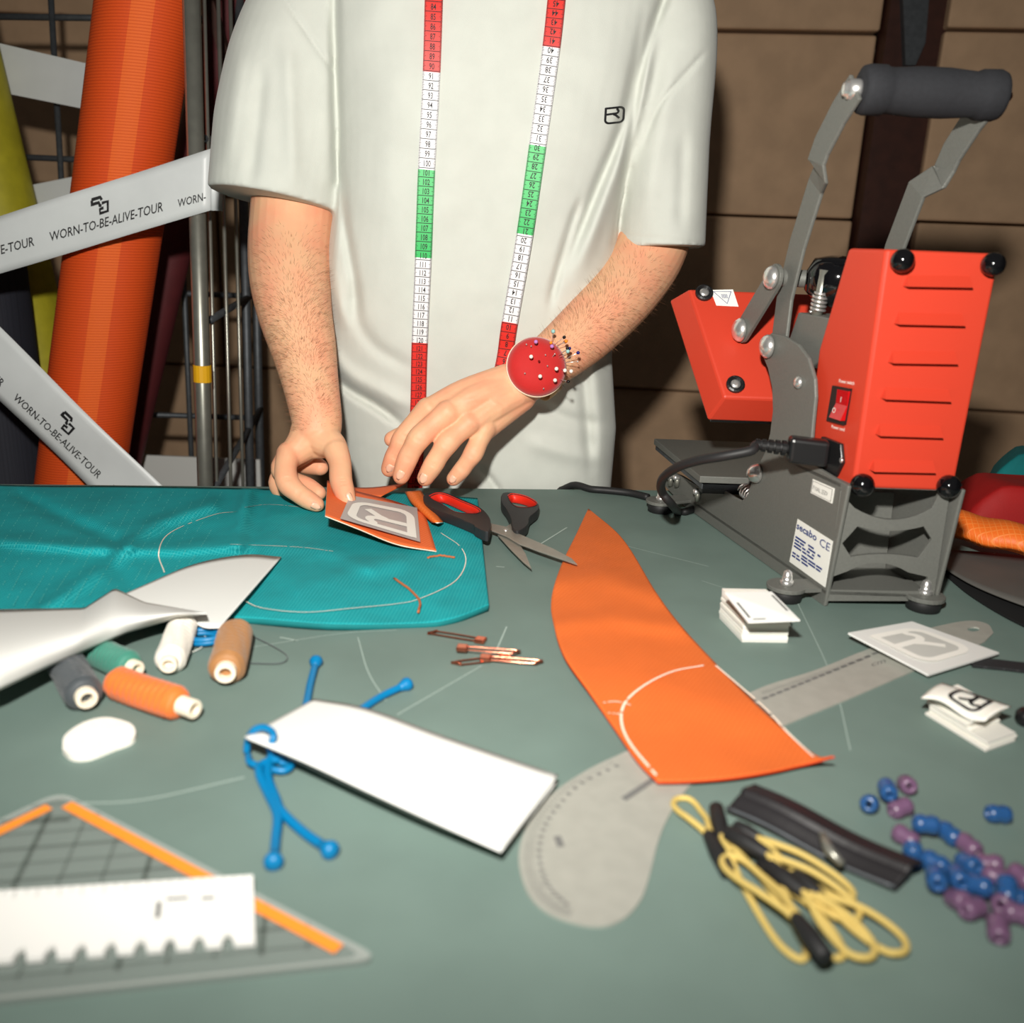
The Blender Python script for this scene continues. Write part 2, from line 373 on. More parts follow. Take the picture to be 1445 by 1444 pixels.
# ------------------------------------------------------------------ cardboard boxes stacked along the back
def carton(c, w, d, h, yaw, name='cardboard_box', **k):
    ex = np.array([math.cos(yaw), math.sin(yaw), 0])*w/2; ey = np.array([-math.sin(yaw), math.cos(yaw), 0])*d/2
    r = node(name, (c[0], c[1], c[2]), k['label'], 'box', 'cardboard boxes stacked behind the table')
    V, Fc = box((c[0], c[1], c[2]+h/2), ex, ey, (0, 0, h/2-.001)); o = mk('carton', V, Fc, 'cardboard', r); mod_bevel(o, .006)
    V, Fc = box((c[0], c[1], c[2]+h-.0004), ex*.998, ey*.1, (0, 0, .0006)); mk('packing_tape', V, Fc, 'packtape', r)
zs = [-.9, -.45, -.055, .40, .825, 1.2]
lab = {0: 'right of the heat press handle', 1: 'between the man and the press', 2: 'directly behind the man', 3: 'behind the orange fabric roll', 4: 'behind the yellow fabric roll'}
pl = {0: 'on the floor', 1: 'below table height', 2: 'at table height', 3: 'at chest height', 4: 'topmost of its stack'}
BY = 2.42
xl = Yd(1247, 60, BY)[0]; xr = Yd(1338, 60, BY-.1)[0]
cols = [(xr+.40, BY+.06, .76, 0), (xl-.40, BY+.20, .80, 1), (xl-1.27, BY+.33, .80, 2), (xl-2.08, BY+.33, .80, 3), (xl-2.89, BY+.33, .80, 4)]
for (cx, cy, w, ci) in cols:
    for i in range(5):
        h = zs[i+1]-zs[i]; yaw = -.10 if ci < 2 else .01
        jx = random.uniform(-.004, .004); dyj = random.uniform(-.006, .006)
        carton((cx+jx, cy+dyj+.01*(i % 2), zs[i]), w, .36, h-.004, yaw, label='brown cardboard box %s, %s' % (lab[ci], pl[i]))
# dark upright between the stacks with a metal strip
xm = (xl+xr)/2; ym = BY-.02
up = node('upright_post', (xm, ym, -.9), 'dark brown upright post with a grey metal strip behind the press handle', 'post')
V, Fc = box((xm, ym, .2), (.070, 0, 0), (0, .03, 0), (0, 0, 1.1)); mk('post', V, Fc, 'wood_dark', up)
q0 = Yd(1292, 0, BY-.07); q1 = Yd(1283, 85, BY-.07)
V, Fc = prism([Yd(1272, -60, BY-.07), Yd(1316, -60, BY-.07), Yd(1306, 60, BY-.07), Yd(1292, 92, BY-.07), Yd(1278, 92, BY-.07)], (0, .02, 0)); mk('metal_strip', V, Fc, 'steel_dark', up)

# ------------------------------------------------------------------ roll cage with fabric rolls
def ln(p0, p1, r, d0, d1=None, ext=(0, 0)):
    a = Yd(*p0, d0); b = Yd(*p1, d1 if d1 else d0); t = b-a
    return tube([a-t*ext[0], b+t*ext[1]], r, 10)
def to_z(p, q, z):                           # extend line p->q to height z
    t = (z-p[2])/(q[2]-p[2]); return p+(q-p)*t
cage = node('roll_cage', Yd(282, 690, 1.4)*np.array([1, 1, 0])+np.array([-.35, .3, -.9]), 'steel wire roll cage holding upright fabric rolls', 'cage')
def upright(name, p0, p1, d, r, m='steel', ztop=.75):
    a = Yd(*p0, d); b = Yd(*p1, d); V, Fc = tube([to_z(a, b, ztop), to_z(a, b, -.82)], r, 12); return mk(name, V, Fc, m, cage, smooth=True)
fp = upright('front_post', (270, 0), (290, 690), 1.40, .0125)
a = Yd(270, 0, 1.4); b = Yd(290, 690, 1.4)
for py in (527,):
    t = (py-0)/690; c = Yd(270+20*t, py, 1.4); V, Fc = lathe(c-np.array([0, 0, .013]), (b-a)*-1, [(0, .0137), (.026, .0137)], 16); mk('yellow_tape_band', V, Fc, 'yellow_tape', fp)
upright('front_post', (-200, 0), (-196, 690), 1.40, .0125)
for (p0, p1, d) in (((288, 0), (306, 690), 1.48), ((308, 0), (326, 690), 1.56), ((325, 0), (343, 690), 1.66)): upright('wire', p0, p1, d, .0032)
for (p0, p1, d) in (((337, 0), (353, 690), 1.78), ((352, 0), (368, 690), 1.92)): upright('rear_post', p0, p1, d, .009, 'steel_dark')
for (p0, p1, d0, d1, r) in (((296, 452), (352, 419), 1.46, 1.8, .006), ((302, 689), (368, 577), 1.46, 1.92, .006)):
    V, Fc = ln(p0, p1, r, d0, d1); mk('diagonal_brace', V, Fc, 'steel_dark', cage, smooth=True)
for py in (-40, 193):
    V, Fc = ln((275, py), (356, py+16), .006, 1.41, 1.92); mk('side_rail', V, Fc, 'steel_dark', cage, smooth=True)
for (p0, p1) in (((72, 0), (88, 280)), ((258, 362), (272, 690)), ((-60, 0), (-46, 280)), ((188, 500), (195, 690))):
    a = Yd(*p0, 1.93); b = Yd(*p1, 1.93); V, Fc = tube([to_z(a, b, .75), to_z(a, b, -.8)], .006, 8); mk('grid_bar', V, Fc, 'steel_dark', cage, smooth=True)
for (p0, p1) in (((-120, 22), (350, 28)), ((-120, 215), (352, 236)), ((-120, 400), (358, 418)), ((-120, 575), (364, 590)), ((-120, -120), (350, -110))):
    V, Fc = ln(p0, p1, .006, 1.94); mk('grid_bar', V, Fc, 'steel_dark', cage, smooth=True)
V, Fc = box((-.85, 1.68, -.80), (.36, 0, 0), (0, .27, 0), (0, 0, .015)); mk('deck', V, Fc, 'steel_dark', cage)
for (x, y) in ((-1.15, 1.45), (-.55, 1.45), (-1.15, 1.9), (-.55, 1.9)):
    V, Fc = lathe((x-.014, y, -.86), (1, 0, 0), [(0, .036), (.003, .04), (.025, .04), (.028, .036)], 18); mk('caster', V, Fc, 'rubber', cage, smooth=True)
V, Fc = prism([Yd(195, 646, 1.9), Yd(366, 646, 1.9), Yd(366, 760, 1.9), Yd(195, 760, 1.9)], (0, .006, 0)); o = mk('white_board', V, Fc, 'paper', label='white card sheet standing low behind the wire cage', cat='board')
# extend the sheet down to the cage deck
V = np.array([list(Yd(195, 646, 1.9)), list(Yd(366, 646, 1.9))]); 
bx0, bx1, bzt = V[0][0], V[1][0], V[:, 2].mean()
bpy.data.objects.remove(o)
V, Fc = box(((bx0+bx1)/2, 1.905, (bzt-.785)/2), ((bx1-bx0)/2, 0, 0), (0, .004, 0), (0, 0, (bzt+.785)/2)); mk('white_board', V, Fc, 'paper', label='white card sheet standing low behind the wire cage', cat='board')

def roll(name, p0, p1, d0, d1, rpx, m, label, core=True, zt=.75, zb=-.78, panel=None):
    a = Yd(*p0, d0); b = Yd(*p1, d1); top = to_z(a, b, zt); bot = to_z(a, b, zb); r = R(rpx, (a+b)/2)
    rn = node(name, bot, label, 'fabric roll', 'fabric rolls in the wire cage')
    ax = nrm(top-bot); L = np.linalg.norm(top-bot)
    A, B = frame(ax, (0, -1, 0)); seg = 56; n = 40; Vv = []; Fv = []; M = []
    for i in range(n+1):
        for k in range(seg):
            th = 2*math.pi*k/seg; rr = r*(1+.012*(k/seg)+.004*math.sin(3*th+i*.3)); Vv.append(bot+ax*L*i/n+rr*(A*math.cos(th)+B*math.sin(th)))
    for i in range(n):
        for k in range(seg):
            l = (k+1) % seg; Fv.append((i*seg+k, i*seg+l, (i+1)*seg+l, (i+1)*seg+k))
            c = bot+r*(A*math.cos(2*math.pi*(k+.5)/seg)+B*math.sin(2*math.pi*(k+.5)/seg))
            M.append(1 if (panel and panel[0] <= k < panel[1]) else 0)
    Fv += [tuple(range(seg))[::-1], tuple(range(n*seg, (n+1)*seg))]; M += [0, 0]
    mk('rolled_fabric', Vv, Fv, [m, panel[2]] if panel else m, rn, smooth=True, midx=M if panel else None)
    V, Fc = lathe(bot-ax*.01, ax, [(0, r*.32), (L+.03, r*.32)], 20); mk('cardboard_core', V, Fc, 'cream_core', rn, smooth=True)
    return rn, A, B
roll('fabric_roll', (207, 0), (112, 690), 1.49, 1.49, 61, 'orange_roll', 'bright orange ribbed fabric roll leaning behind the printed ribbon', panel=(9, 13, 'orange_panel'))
roll('fabric_roll', (-64, 60), (52, 520), 1.80, 1.80, 52, 'yellow_roll', 'mustard yellow fabric roll at the left edge of the cage')
roll('fabric_roll', (-40, 330), (8, 690), 1.64, 1.64, 62, 'black_roll', 'dark charcoal fabric roll low at the left edge of the cage', zt=.28)
roll('fabric_roll', (325, 0), (195, 560), 1.80, 1.80, 26, 'maroon_roll', 'slim dark maroon fabric roll behind the chrome cage post')
V, Fc = prism([Yd(284, -10, 1.72), Yd(298, -10, 1.72), Yd(340, 140, 1.72), Yd(326, 140, 1.72)], (0, .02, 0))
mk('wooden_strip', V, Fc, 'wood_dark', label='brown wooden strip leaning across the cage side wires', cat='strip')

# ------------------------------------------------------------------ printed ribbons stretched over the cage
def logo_mark():                              # tilted blocky monogram printed on the ribbon
    S = [stroke([(.02, .95), (.55, .95), (.62, .78)], .17), stroke([(.10, .70), (.44, .70), (.50, .52), (.60, .52)], .17),
         stroke([(.04, .92), (.04, .62)], .15), stroke([(.62, .62), (.98, .62), (.98, .12), (.50, .12), (.50, .34), (.72, .36)], .17)]
    return S
def ribbon(name, L, Rr, label, runs, logo, sag=.004, front=True):
    # L, Rr: (upper, lower) end points
    lu, ll = L; ru, rl = Rr
    def fn(u, v):
        p = (lu*(1-u)+ru*u)*(1-v)+(ll*(1-u)+rl*u)*v
        p = p.copy(); p[1] += .004*math.sin(u*9+v*3)*(1-u)*u*4; return p
    r = node(name, (lu+ll+ru+rl)/4, label, 'ribbon', 'printed ribbons tied across the cage')
    V, Fc = grid(40, 8, fn); o = mk('band', V, Fc, 'ribbon', r, smooth=True); mod_solid(o, .0006, 0)
    def P(u, v, e=.0012): q = fn(u, v); q[1] -= e; return q
    W = np.linalg.norm((ru+rl)/2-(lu+ll)/2); H = np.linalg.norm(ll-lu)
    for (u0, u1, vv, s) in runs:
        mb = MB(); V2, F2 = textmesh(s, .008); x0, x1 = V2[:, 0].min(), V2[:, 0].max(); sz = (u1-u0)*W/(x1-x0)
        mb.add([P(u0+(q[0]-x0)/(x1-x0)*(u1-u0), (vv if np.isscalar(vv) else vv[0]+(vv[1]-vv[0])*(q[0]-x0)/(x1-x0))-q[1]*sz*1.25/H) for q in V2], F2)
        mb.build('printed_lettering', 'ink_black', r)
    for (u, v, s) in logo:
        mb = MB()
        for V2, F2 in logo_mark(): mb.add([P(u+(q[0]-.5)*s/W, v-(q[1]-.5)*s/H) for q in V2], F2)
        mb.build('printed_emblem', 'ink_black', r)
    return r
d = 1.385
def uof(px0, px1, px): return (px-px0)/(px1-px0)
lx, rx = -190, 297
S1 = lambda x, up: (305-(x)*.325) if up else (386-(x)*.30)
L1 = (Yd(lx, S1(lx, 1), d), Yd(lx, S1(lx, 0), d)); R1 = (Yd(rx, 210, d), Yd(rx, 297, d))
T1 = 'WORN-TO-BE-ALIVE-TOUR'
rb = ribbon('printed_ribbon', L1, R1, 'white printed ribbon rising to the right across the orange roll and chrome post',
       [(uof(lx, rx, 74), uof(lx, rx, 233), (.70, .775), T1), (uof(lx, rx, -106), uof(lx, rx, 53), (.62, .69), T1), (uof(lx, rx, 253), uof(lx, rx, 291), (.79, .81), 'WORN-')],
       [(uof(lx, rx, 144), .36, .026), (uof(lx, rx, -36), .30, .026)])
# the ribbon end wraps round the post
pa = Yd(297, 210, d); pb = Yd(297, 297, d)
def wrapfn(u, v):
    c = (pa*(1-v)+pb*v); th = u*2.4; return c+np.array([.013*math.sin(th), .013-.013*math.cos(th)+.0*th, 0])+np.array([0, 0, 0])
V, Fc = grid(14, 4, wrapfn); o = mk('wrapped_end', V, Fc, 'ribbon', rb, smooth=True); mod_solid(o, .0006, 0)
d = 1.37
ux = lambda x, up: (462+x*.985) if up else (563+x*.98)
L2 = (Yd(-120, ux(-120, 1), d), Yd(-120, ux(-120, 0), d)); 
# ribbon running down to the right: direction along, cut ends perpendicular enough
pL_u, pR_u = (-100, 365), (330, 785); pL_l, pR_l = (-150, 418), (278, 838)
L2 = (Yd(*pL_u, d), Yd(*pL_l, d)); R2 = (Yd(*pR_u, d), Yd(*pR_l, d))
def uv2(px, py):                              # pixel -> (u, v) on the second ribbon
    q = Yd(px, py, d); e = (R2[0]-L2[0]); f = (L2[1]-L2[0]); w = q-L2[0]
    A = np.array([[e@e, e@f], [e@f, f@f]]); return np.linalg.solve(A, [w@e, w@f])
u0, v0 = uv2(19, 560); u1, v1 = uv2(138, 671); ul, vl = uv2(95, 595); uw, vw = uv2(152, 688); step = uw-u0
ribbon('printed_ribbon', L2, R2, 'white printed ribbon running down to the right behind the teal cloth',
       [(u0, u1, (v0+v1)/2, T1), (u0-step, u1-step, (v0+v1)/2, T1), (u0+step, u1+step, (v0+v1)/2, T1)], [(ul, vl, .027), (ul-step, vl, .027)])
# plain bands at the back of the cage
for (a, b, c, e, lb) in (((-160, 24), (210, 110), (-160, 98), (210, 172), 'plain white band high across the back of the cage'), ((-100, 290), (160, 238), (-100, 345), (160, 285), 'plain white band behind the upper printed ribbon')):
    q = [Yd(*p, 1.88) for p in (a, b, e, c)]; V, Fc = prism(q, (0, .002, 0)); mk('white_band', V, Fc, 'ribbon', label=lb, cat='ribbon')
# ------------------------------------------------------------------ heat press
O = T(1163, 856); vdir = nrm([1, .02, 0]); adir = nrm([-.23, .973, 0]); zdir = np.array([0, 0, 1.0])
nL = np.cross(adir, zdir)                    # normal of the left side plate (pointing right)
nB = np.cross(zdir, vdir)                    # pointing away from the viewer
pr = node('heat_press', O+vdir*.05+adir*.15, 'red and grey clamshell heat press standing open on the table', 'heat press')
def LP(px, py, off=0.0): return OP(px, py, O-nL*off, nL)      # on the left plate plane, off metres towards the left
def BP(px, py, off=0.0): return OP(px, py, O-nB*off, nB)      # on the back plane, off metres towards the viewer
# side plates (one bent sheet each); outline in the left plate plane
out = [(1163, 856), (1197, 686), (1160, 664), (1142, 652), (1146, 600), (1150, 560), (1149, 535), (1140, 505), (1126, 486), (1106, 474), (1088, 470), (1074, 482), (1074, 498),
       (1083, 520), (1089, 548), (1090, 580), (1086, 612), (1079, 638), (1068, 660), (1060, 680), (1054, 700), (1046, 707), (1036, 702), (1016, 689), (988, 688), (962, 672), (944, 664), (936, 684), (962, 712)]
PL = [LP(*p) for p in out]
V, Fc = prism(PL, nL*.004); o = mk('side_plate', V, Fc, 'press_grey', pr); mod_bevel(o, .0012)
Wd = .101
# the right plate mirrors it across the press
sh = vdir*Wd
PR = [p+sh for p in PL]
V, Fc = prism(PR, nL*.004); o = mk('side_plate', V, Fc, 'press_grey', pr); mod_bevel(o, .0012)
# back plate with bow shaped openings
def zoom3(x, y): return (1080+x/3.959, 620+y/3.959)
def BZ(pts): return [BP(*zoom3(*p)) for p in pts]
def arcpx(a, b, sagv, n=10):
    a = np.array(a, float); b = np.array(b, float); return [tuple(a+(b-a)*t+np.array([0, sagv*4*t*(1-t)])) for t in np.linspace(0, 1, n)]
outer = [(335, 935), (358, 830), (372, 770)]+arcpx((460, 738), (800, 745), -50, 9)[0:]+[(908, 770), (895, 925), (935, 925), (1033, 290), (975, 300)]+arcpx((930, 385), (500, 385), 65, 11)+[(448, 330), (420, 283)]
hole = [(430, 582), (515, 487)]+arcpx((515, 487), (885, 487), 26, 9)[1:]+[(930, 560), (855, 662)]+arcpx((855, 662), (478, 658), -18, 9)[1:]
V, Fc = prism_holes(BZ(outer), [BZ(hole)], nB*.004); o = mk('back_plate', V, Fc, 'press_grey', pr); mod_bevel(o, .0008)
V, Fc = prism(BZ([(345, 840), (900, 850), (890, 905), (340, 905)]), nB*.03); o = mk('cross_bar', V, Fc, 'press_grey', pr); mod_bevel(o, .001)
# base floor between plates, deck under housing, inner divider
zb = .012
V, Fc = prism([O+zdir*zb, O+vdir*Wd+zdir*zb, O+vdir*(Wd)+adir*.30+zdir*zb, O+adir*.30+zdir*zb], zdir*.003); mk('base_pan', V, Fc, 'press_grey', pr)
zt = LP(1197, 686)[2]
V, Fc = prism([O+adir*.002+zdir*(zt-.004), O+vdir*Wd+adir*.002+zdir*(zt-.004), O+vdir*Wd+adir*.10+zdir*(zt-.004), O+adir*.10+zdir*(zt-.004)], zdir*.003); mk('housing_deck', V, Fc, 'press_grey', pr)
V, Fc = prism([O+adir*.07+zdir*.015+nL*.004, O+vdir*(Wd-.004)+adir*.07+zdir*.015, O+vdir*(Wd-.004)+adir*.075+zdir*zt*.78, O+adir*.075+zdir*zt*.78+nL*.004], adir*.003); mk('divider', V, Fc, 'press_grey', pr)
# feet: flange, acorn nut, rubber foot
def foot(c, fl_c):
    V, Fc = lathe((fl_c[0], fl_c[1], .011), zdir, [(0, .0175), (.0005, .018), (.0035, .018), (.004, .0175)], 24); f = mk('foot_flange', V, Fc, 'press_grey', pr, smooth=False)
    V, Fc = box(((c[0]+fl_c[0])/2, (c[1]+fl_c[1])/2, .013), (np.array([c[0]-fl_c[0], c[1]-fl_c[1], 0])*.5), .013*nrm([-(c[1]-fl_c[1]), c[0]-fl_c[0], 0]), (0, 0, .0018)); mk('flange_web', V, Fc, 'press_grey', f)
    V, Fc = lathe((fl_c[0], fl_c[1], .015), zdir, [(0, .0062), (.004, .0062), (.0041, .0048), (.008, .0048), (.0125, .0036), (.0142, .0014)], 12); mk('acorn_nut', V, Fc, 'chrome', f, smooth=True)
    V, Fc = lathe((fl_c[0], fl_c[1], 0), zdir, [(0, .0135), (.001, .015), (.0105, .0155), (.011, .015)], 24); mk('rubber_foot', V, Fc, 'rubber', f, smooth=True)
fn_ = T(1107, 846); ff = T(931, 722); fr = T(1304, 862)
foot(O+adir*.02, fn_); foot(O+adir*.32, ff); foot(O+vdir*Wd+adir*.01, fr+np.array([0, .004, 0])); foot(O+vdir*Wd+adir*.30, ff+vdir*(Wd+.075)+np.array([0, .01, 0]))
# lower platen
q = [T(923, 619, .066), T(1086, 627, .066), T(1066, 676, .066), T(988, 674, .066)]
l0 = T(923, 619, .066); l1 = T(988, 672, .066); e = vdir*.235
V, Fc = prism([l0, l0+e, l1+e, l1], zdir*-.008); o = mk('lower_platen', V, Fc, 'press_grey', pr); mod_bevel(o, .001)
V, Fc = prism([l0+vdir*.003+zdir*-.009, l0+e-vdir*.003-zdir*.009, l1+e-vdir*.003-zdir*.009, l1+vdir*.003-zdir*.009], zdir*-.006); mk('platen_support', V, Fc, 'steel_dark', pr)
V, Fc = prism([l1+zdir*-.009+vdir*.004, l1+e*.9-zdir*.009, l1+e*.9-zdir*.02, l1+zdir*-.02+vdir*.004], adir*.01); mk('platen_rail', V, Fc, 'black_plastic', pr)
for (px, py) in ((949, 673), (958, 674), (987, 694)):
    p = LP(px, py, .001); V, Fc = lathe(p, -nL, [(0, .004), (.006, .004), (.008, .0025)], 10); mk('clamp_bolt', V, Fc, 'chrome', pr, smooth=True)
    V, Fc = lathe(p-nL*.002-zdir*.012, zdir, [(0, .003), (.014, .0035)], 10); mk('clamp_pin', V, Fc, 'steel', pr, smooth=True)
hx = []
c0 = LP(1036, 692)+nL*.012; c1 = LP(1054, 706)+nL*.012
for t in np.linspace(0, 1, 90): th = t*2*math.pi*8; a_, b_ = frame(c1-c0); hx.append(c0+(c1-c0)*t*1.3+.0075*(a_*math.cos(th)+b_*math.sin(th)))
V, Fc = tube(hx, .0011, 6); mk('tension_spring', V, Fc, 'chrome', pr, smooth=True)
# red rear housing
tl, trr, bl, br_ = BP(1251, 350, .0), BP(1412, 360), BP(1203, 690), BP(1346, 692)
tl[2] = trr[2] = (tl[2]+trr[2])/2; bl[2] = br_[2] = (bl[2]+br_[2])/2
tf, mf, bf = OP(1200, 346, bl, nL), OP(1140, 490, bl, nL), OP(1135, 655, bl, nL)
tf[2] = tl[2]; bf[2] = bl[2]
# left face plane follows the adir direction from the back left edge
def side(p, a, dz=0): return p+adir*a+np.array([0, 0, dz])
aT, aB = .045, np.dot(bf-bl, adir)
aT = max(.03, np.dot(tf-tl, adir)); zm = mf[2]
bev = .004
lp = [tl, tl+adir*aT, bl+(tl-bl)*((zm-bl[2])/(tl[2]-bl[2]))+adir*aB, bl+adir*aB, bl]
rp = [trr, trr+adir*aT, br_+(trr-br_)*((zm-br_[2])/(trr[2]-br_[2]))+adir*aB, br_+adir*aB, br_]
V = lp+rp; Fc = [(0, 1, 2, 3, 4), (9, 8, 7, 6, 5)]+[(i, 5+i, 5+(i+1) % 5, (i+1) % 5) for i in range(5)]
hs = mk('housing', V, Fc, 'press_red', pr); mod_bevel(hs, .003, 3)
nBk = nrm(np.cross(trr-tl, bl-tl)); nBk = nBk if nBk[1] < 0 else -nBk
def HB(px, py, off=0.0): return OP(px, py, tl+nBk*off, nBk)
nHL = nrm(np.cross(lp[1]-lp[0], lp[4]-lp[0])); nHL = nHL if nHL[0] < 0 else -nHL
def HL(px, py, off=0.0): return OP(px, py, bl+nHL*off, nHL)
def zb2(x, y): return (900+x/2.651, 60+y/2.651)
def zb3(x, y): return (900+x/2.651, 480+y/2.651)
louv = [((990, 912), (1245, 916), 42, zb2), ((957, 1052), (1217, 1058), 42, zb2), ((935, 1196), (1190, 1200), 42, zb2), ((907, 216), (1165, 226), 40, zb3), ((887, 352), (1135, 360), 38, zb3), ((865, 485), (1108, 490), 38, zb3)]
for (a, b, h, z_) in louv:
    A_ = HB(*z_(*a)); B_ = HB(*z_(*b)); C_ = HB(*z_(b[0]-4, b[1]-h)); D_ = HB(*z_(a[0]+18, a[1]-h))
    ou = nBk*.0080; mid1 = A_*.85+D_*.15; 
    V = [A_, B_, C_, D_, A_+ou+(B_-A_)*.03, B_+ou-(B_-A_)*.03]
    Fc = [(4, 5, 2, 3), (0, 4, 3), (1, 2, 5), (0, 1, 5, 4)]
    o = mk('vent_louvre', V, Fc, 'press_red', hs)
for (px, py) in ((1269, 368), (1396, 373), (1213, 682), (1334, 684)):
    p = HB(px, py); rr = R(16.5, p); V, Fc = lathe(p, nBk, [(0, rr*.5), (rr*.1, rr*.75), (rr*.35, rr*.97), (rr*.75, rr), (rr*1.1, rr*.9), (rr*1.45, rr*.6), (rr*1.62, rr*.2)], 20); mk('ball_foot', V, Fc, 'black_gloss', hs, smooth=True)
# rocker switch, socket, lettering on the left face of the housing
def HLq(pts, z_, off=0.0): return [HL(*z_(*p), off) for p in pts]
V, Fc = prism(HLq([(738, 170), (803, 182), (780, 318), (716, 300)], zb3, .0), nHL*.003); sw = mk('rocker_switch', V, Fc, 'black_plastic', hs)
q = HLq([(746, 184), (788, 192), (768, 302), (726, 288)], zb3, .0048); m1 = (q[0]+q[3])/2-nHL*.0012; m2 = (q[1]+q[2])/2-nHL*.0012
V = [q[0], q[1], m2, m1, q[2]+nHL*.003, q[3]+nHL*.003, q[0]-nHL*.002, q[1]-nHL*.002, q[2]-nHL*.002, q[3]-nHL*.002]
Fc = [(0, 1, 2, 3), (3, 2, 4, 5), (6, 0, 3, 5, 9), (1, 7, 8, 4, 2), (6, 7, 1, 0), (5, 4, 8, 9)]
rk = mk('rocker', V, Fc, 'switch_red', sw)
xh = nrm(HL(*zb3(803, 182))-HL(*zb3(738, 170))); yh = nrm(HL(*zb3(738, 170))-HL(*zb3(716, 300)))
for s, at in (('I', (758, 232)), ('O', (732, 272))):
    mb = MB(); put_text(mb, s, HL(*zb3(*at), .0062 if s == 'I' else .0072), xh, yh, .007); mb.build('switch_mark', 'print_white', rk)
for s, at, w in (('Power switch', (780, 163), .0044), ('Power cord', (748, 335), .0044)):
    mb = MB(); put_text(mb, s, HL(*zb3(*at), .0004), xh, yh, w, bold=.01); mb.build('printed_caption', 'print_white', hs)
V, Fc = prism(HLq([(700, 360), (772, 388), (778, 460), (752, 512), (682, 478), (690, 400)], zb3, 0), nHL*.004); sk = mk('power_socket', V, Fc, 'black_plastic', hs); mod_bevel(sk, .001)
p = HL(*zb3(762, 450), .004); V, Fc = lathe(p, nHL, [(0, .0025), (.001, .0025), (.0014, .001)], 10); mk('socket_screw', V, Fc, 'chrome', sk, smooth=True)
# stickers on the left base plate
def sticker(pts, z_, name, m='sticker'):
    q = [LP(*z_(*p), .0006) for p in pts]; V, Fc = prism(q, nL*.0004); return mk(name, V, Fc, m, pr), q
rl_, q = sticker([(180, 445), (376, 570), (333, 828), (134, 684)], zoom3, 'rating_label')
fm = quadmap([q[3]-nL*.0006, q[2]-nL*.0006, q[1]-nL*.0006, q[0]-nL*.0006])
def ptxt(s, u, v, sz, par, m='ink_blue', bold=0.0, qq=None, name='printed_line', asp=1.0):
    f = qq or fm; V2, F2 = textmesh(s, bold); x0 = V2[:, 0].min(); W = V2[:, 0]-x0
    mk(name, [f(u+W[i]*sz*asp, v+V2[i, 1]*sz) for i in range(len(V2))], F2, m, par)
ptxt('secabo', .03, .80, .21, rl_, bold=.02, name='brand_lettering', asp=1.0)
ptxt('CE', .70, .76, .24, rl_, bold=.0, name='conformity_mark', asp=1.0)
for (v_, words) in ((.600, ((.05, .30), (.42, .16))), (.530, ((.05, .13), (.20, .12), (.44, .20), (.70, .08))), (.460, ((.05, .20), (.28, .10), (.41, .09), (.56, .07))), (.390, ((.05, .22), (.30, .12), (.44, .18))), (.300, ((.30, .17), (.49, .20), (.71, .16))), (.235, ((.05, .10), (.17, .08), (.30, .18), (.50, .20), (.72, .12))), (.165, ((.05, .10), (.17, .12), (.33, .18)))):
    for (u_, w_) in words:                    # lines of print too small to read
        mk('small_print', [fm(u_, v_), fm(u_+w_, v_), fm(u_+w_, v_+.038), fm(u_, v_+.038)], [(0, 1, 2, 3)], 'ink_blue', rl_)
fu, q = sticker([(265, 222), (386, 275), (372, 360), (252, 300)], zoom3, 'fuse_label')
fm2 = quadmap([q[3]-nL*.0006, q[2]-nL*.0006, q[1]-nL*.0006, q[0]-nL*.0006])
ptxt('F10AL 250V', .10, .33, .42, fu, 'ink_grey', qq=fm2, asp=.33)
V2, F2 = stroke([(.05, .1), (.95, .1), (.95, .9), (.05, .9)], .03, True); mk('label_border', [fm2(*v) for v in V2], F2, 'ink_grey', fu)
# dome bolts on the plates
def dome(p, n, rr, name='dome_bolt', parent=pr, m='chrome', h=.75):
    V, Fc = lathe(p-n*.0, n, [(0, rr*.8), (rr*.1, rr), (rr*.3, rr*.98), (rr*.55*h/.75, rr*.8), (rr*h, rr*.45), (rr*h*1.1, rr*.1)], 18); return mk(name, V, Fc, m, parent, smooth=True)
dome(LP(1128, 540), -nL, R(9, LP(1128, 540))); dome(LP(1070, 668), -nL, R(14, LP(1070, 668)), h=1.1)
# link arms and handle
def bar(path, w, th, n, name, parent=pr, m='press_grey'):   # flat bar following px path in planes offset to the left
    P = np.array(path); V = []; Fc = []
    for i in range(len(P)):
        t = nrm(P[min(i+1, len(P)-1)]-P[max(i-1, 0)]); s = nrm(np.cross(t, n))
        for (a, b) in ((-1, -1), (1, -1), (1, 1), (-1, 1)): V.append(P[i]+s*a*w/2+np.asarray(n)*b*th/2)
    k = len(P)
    for i in range(k-1):
        for j in range(4): Fc.append((i*4+j, i*4+(j+1) % 4, (i+1)*4+(j+1) % 4, (i+1)*4+j))
    Fc += [(0, 1, 2, 3), tuple(range((k-1)*4, k*4))]
    o = mk(name, V, Fc, m, parent); mod_bevel(o, .0012); return o
pA, pB, pC = LP(1099, 392, -.004), LP(1054, 466, -.004), LP(1087, 489)
tA = nrm(pA-pB)
sA = np.cross(tA, nL); hw = R(19, pA); stad = [pA+hw*(tA*math.cos(t)+sA*math.sin(t)) for t in np.linspace(-math.pi/2, math.pi/2, 12)]+[pB+hw*(tA*math.cos(t)+sA*math.sin(t)) for t in np.linspace(math.pi/2, 3*math.pi/2, 12)]
V, Fc = prism([p-nL*.006 for p in stad], nL*.004); o = mk('link_bar', V, Fc, 'press_grey', pr); mod_bevel(o, .0008)
for p, o_ in ((pA, .006), (pB, .006), (pC, .001)): dome(p-nL*o_, -nL, R(17, p)*.98)
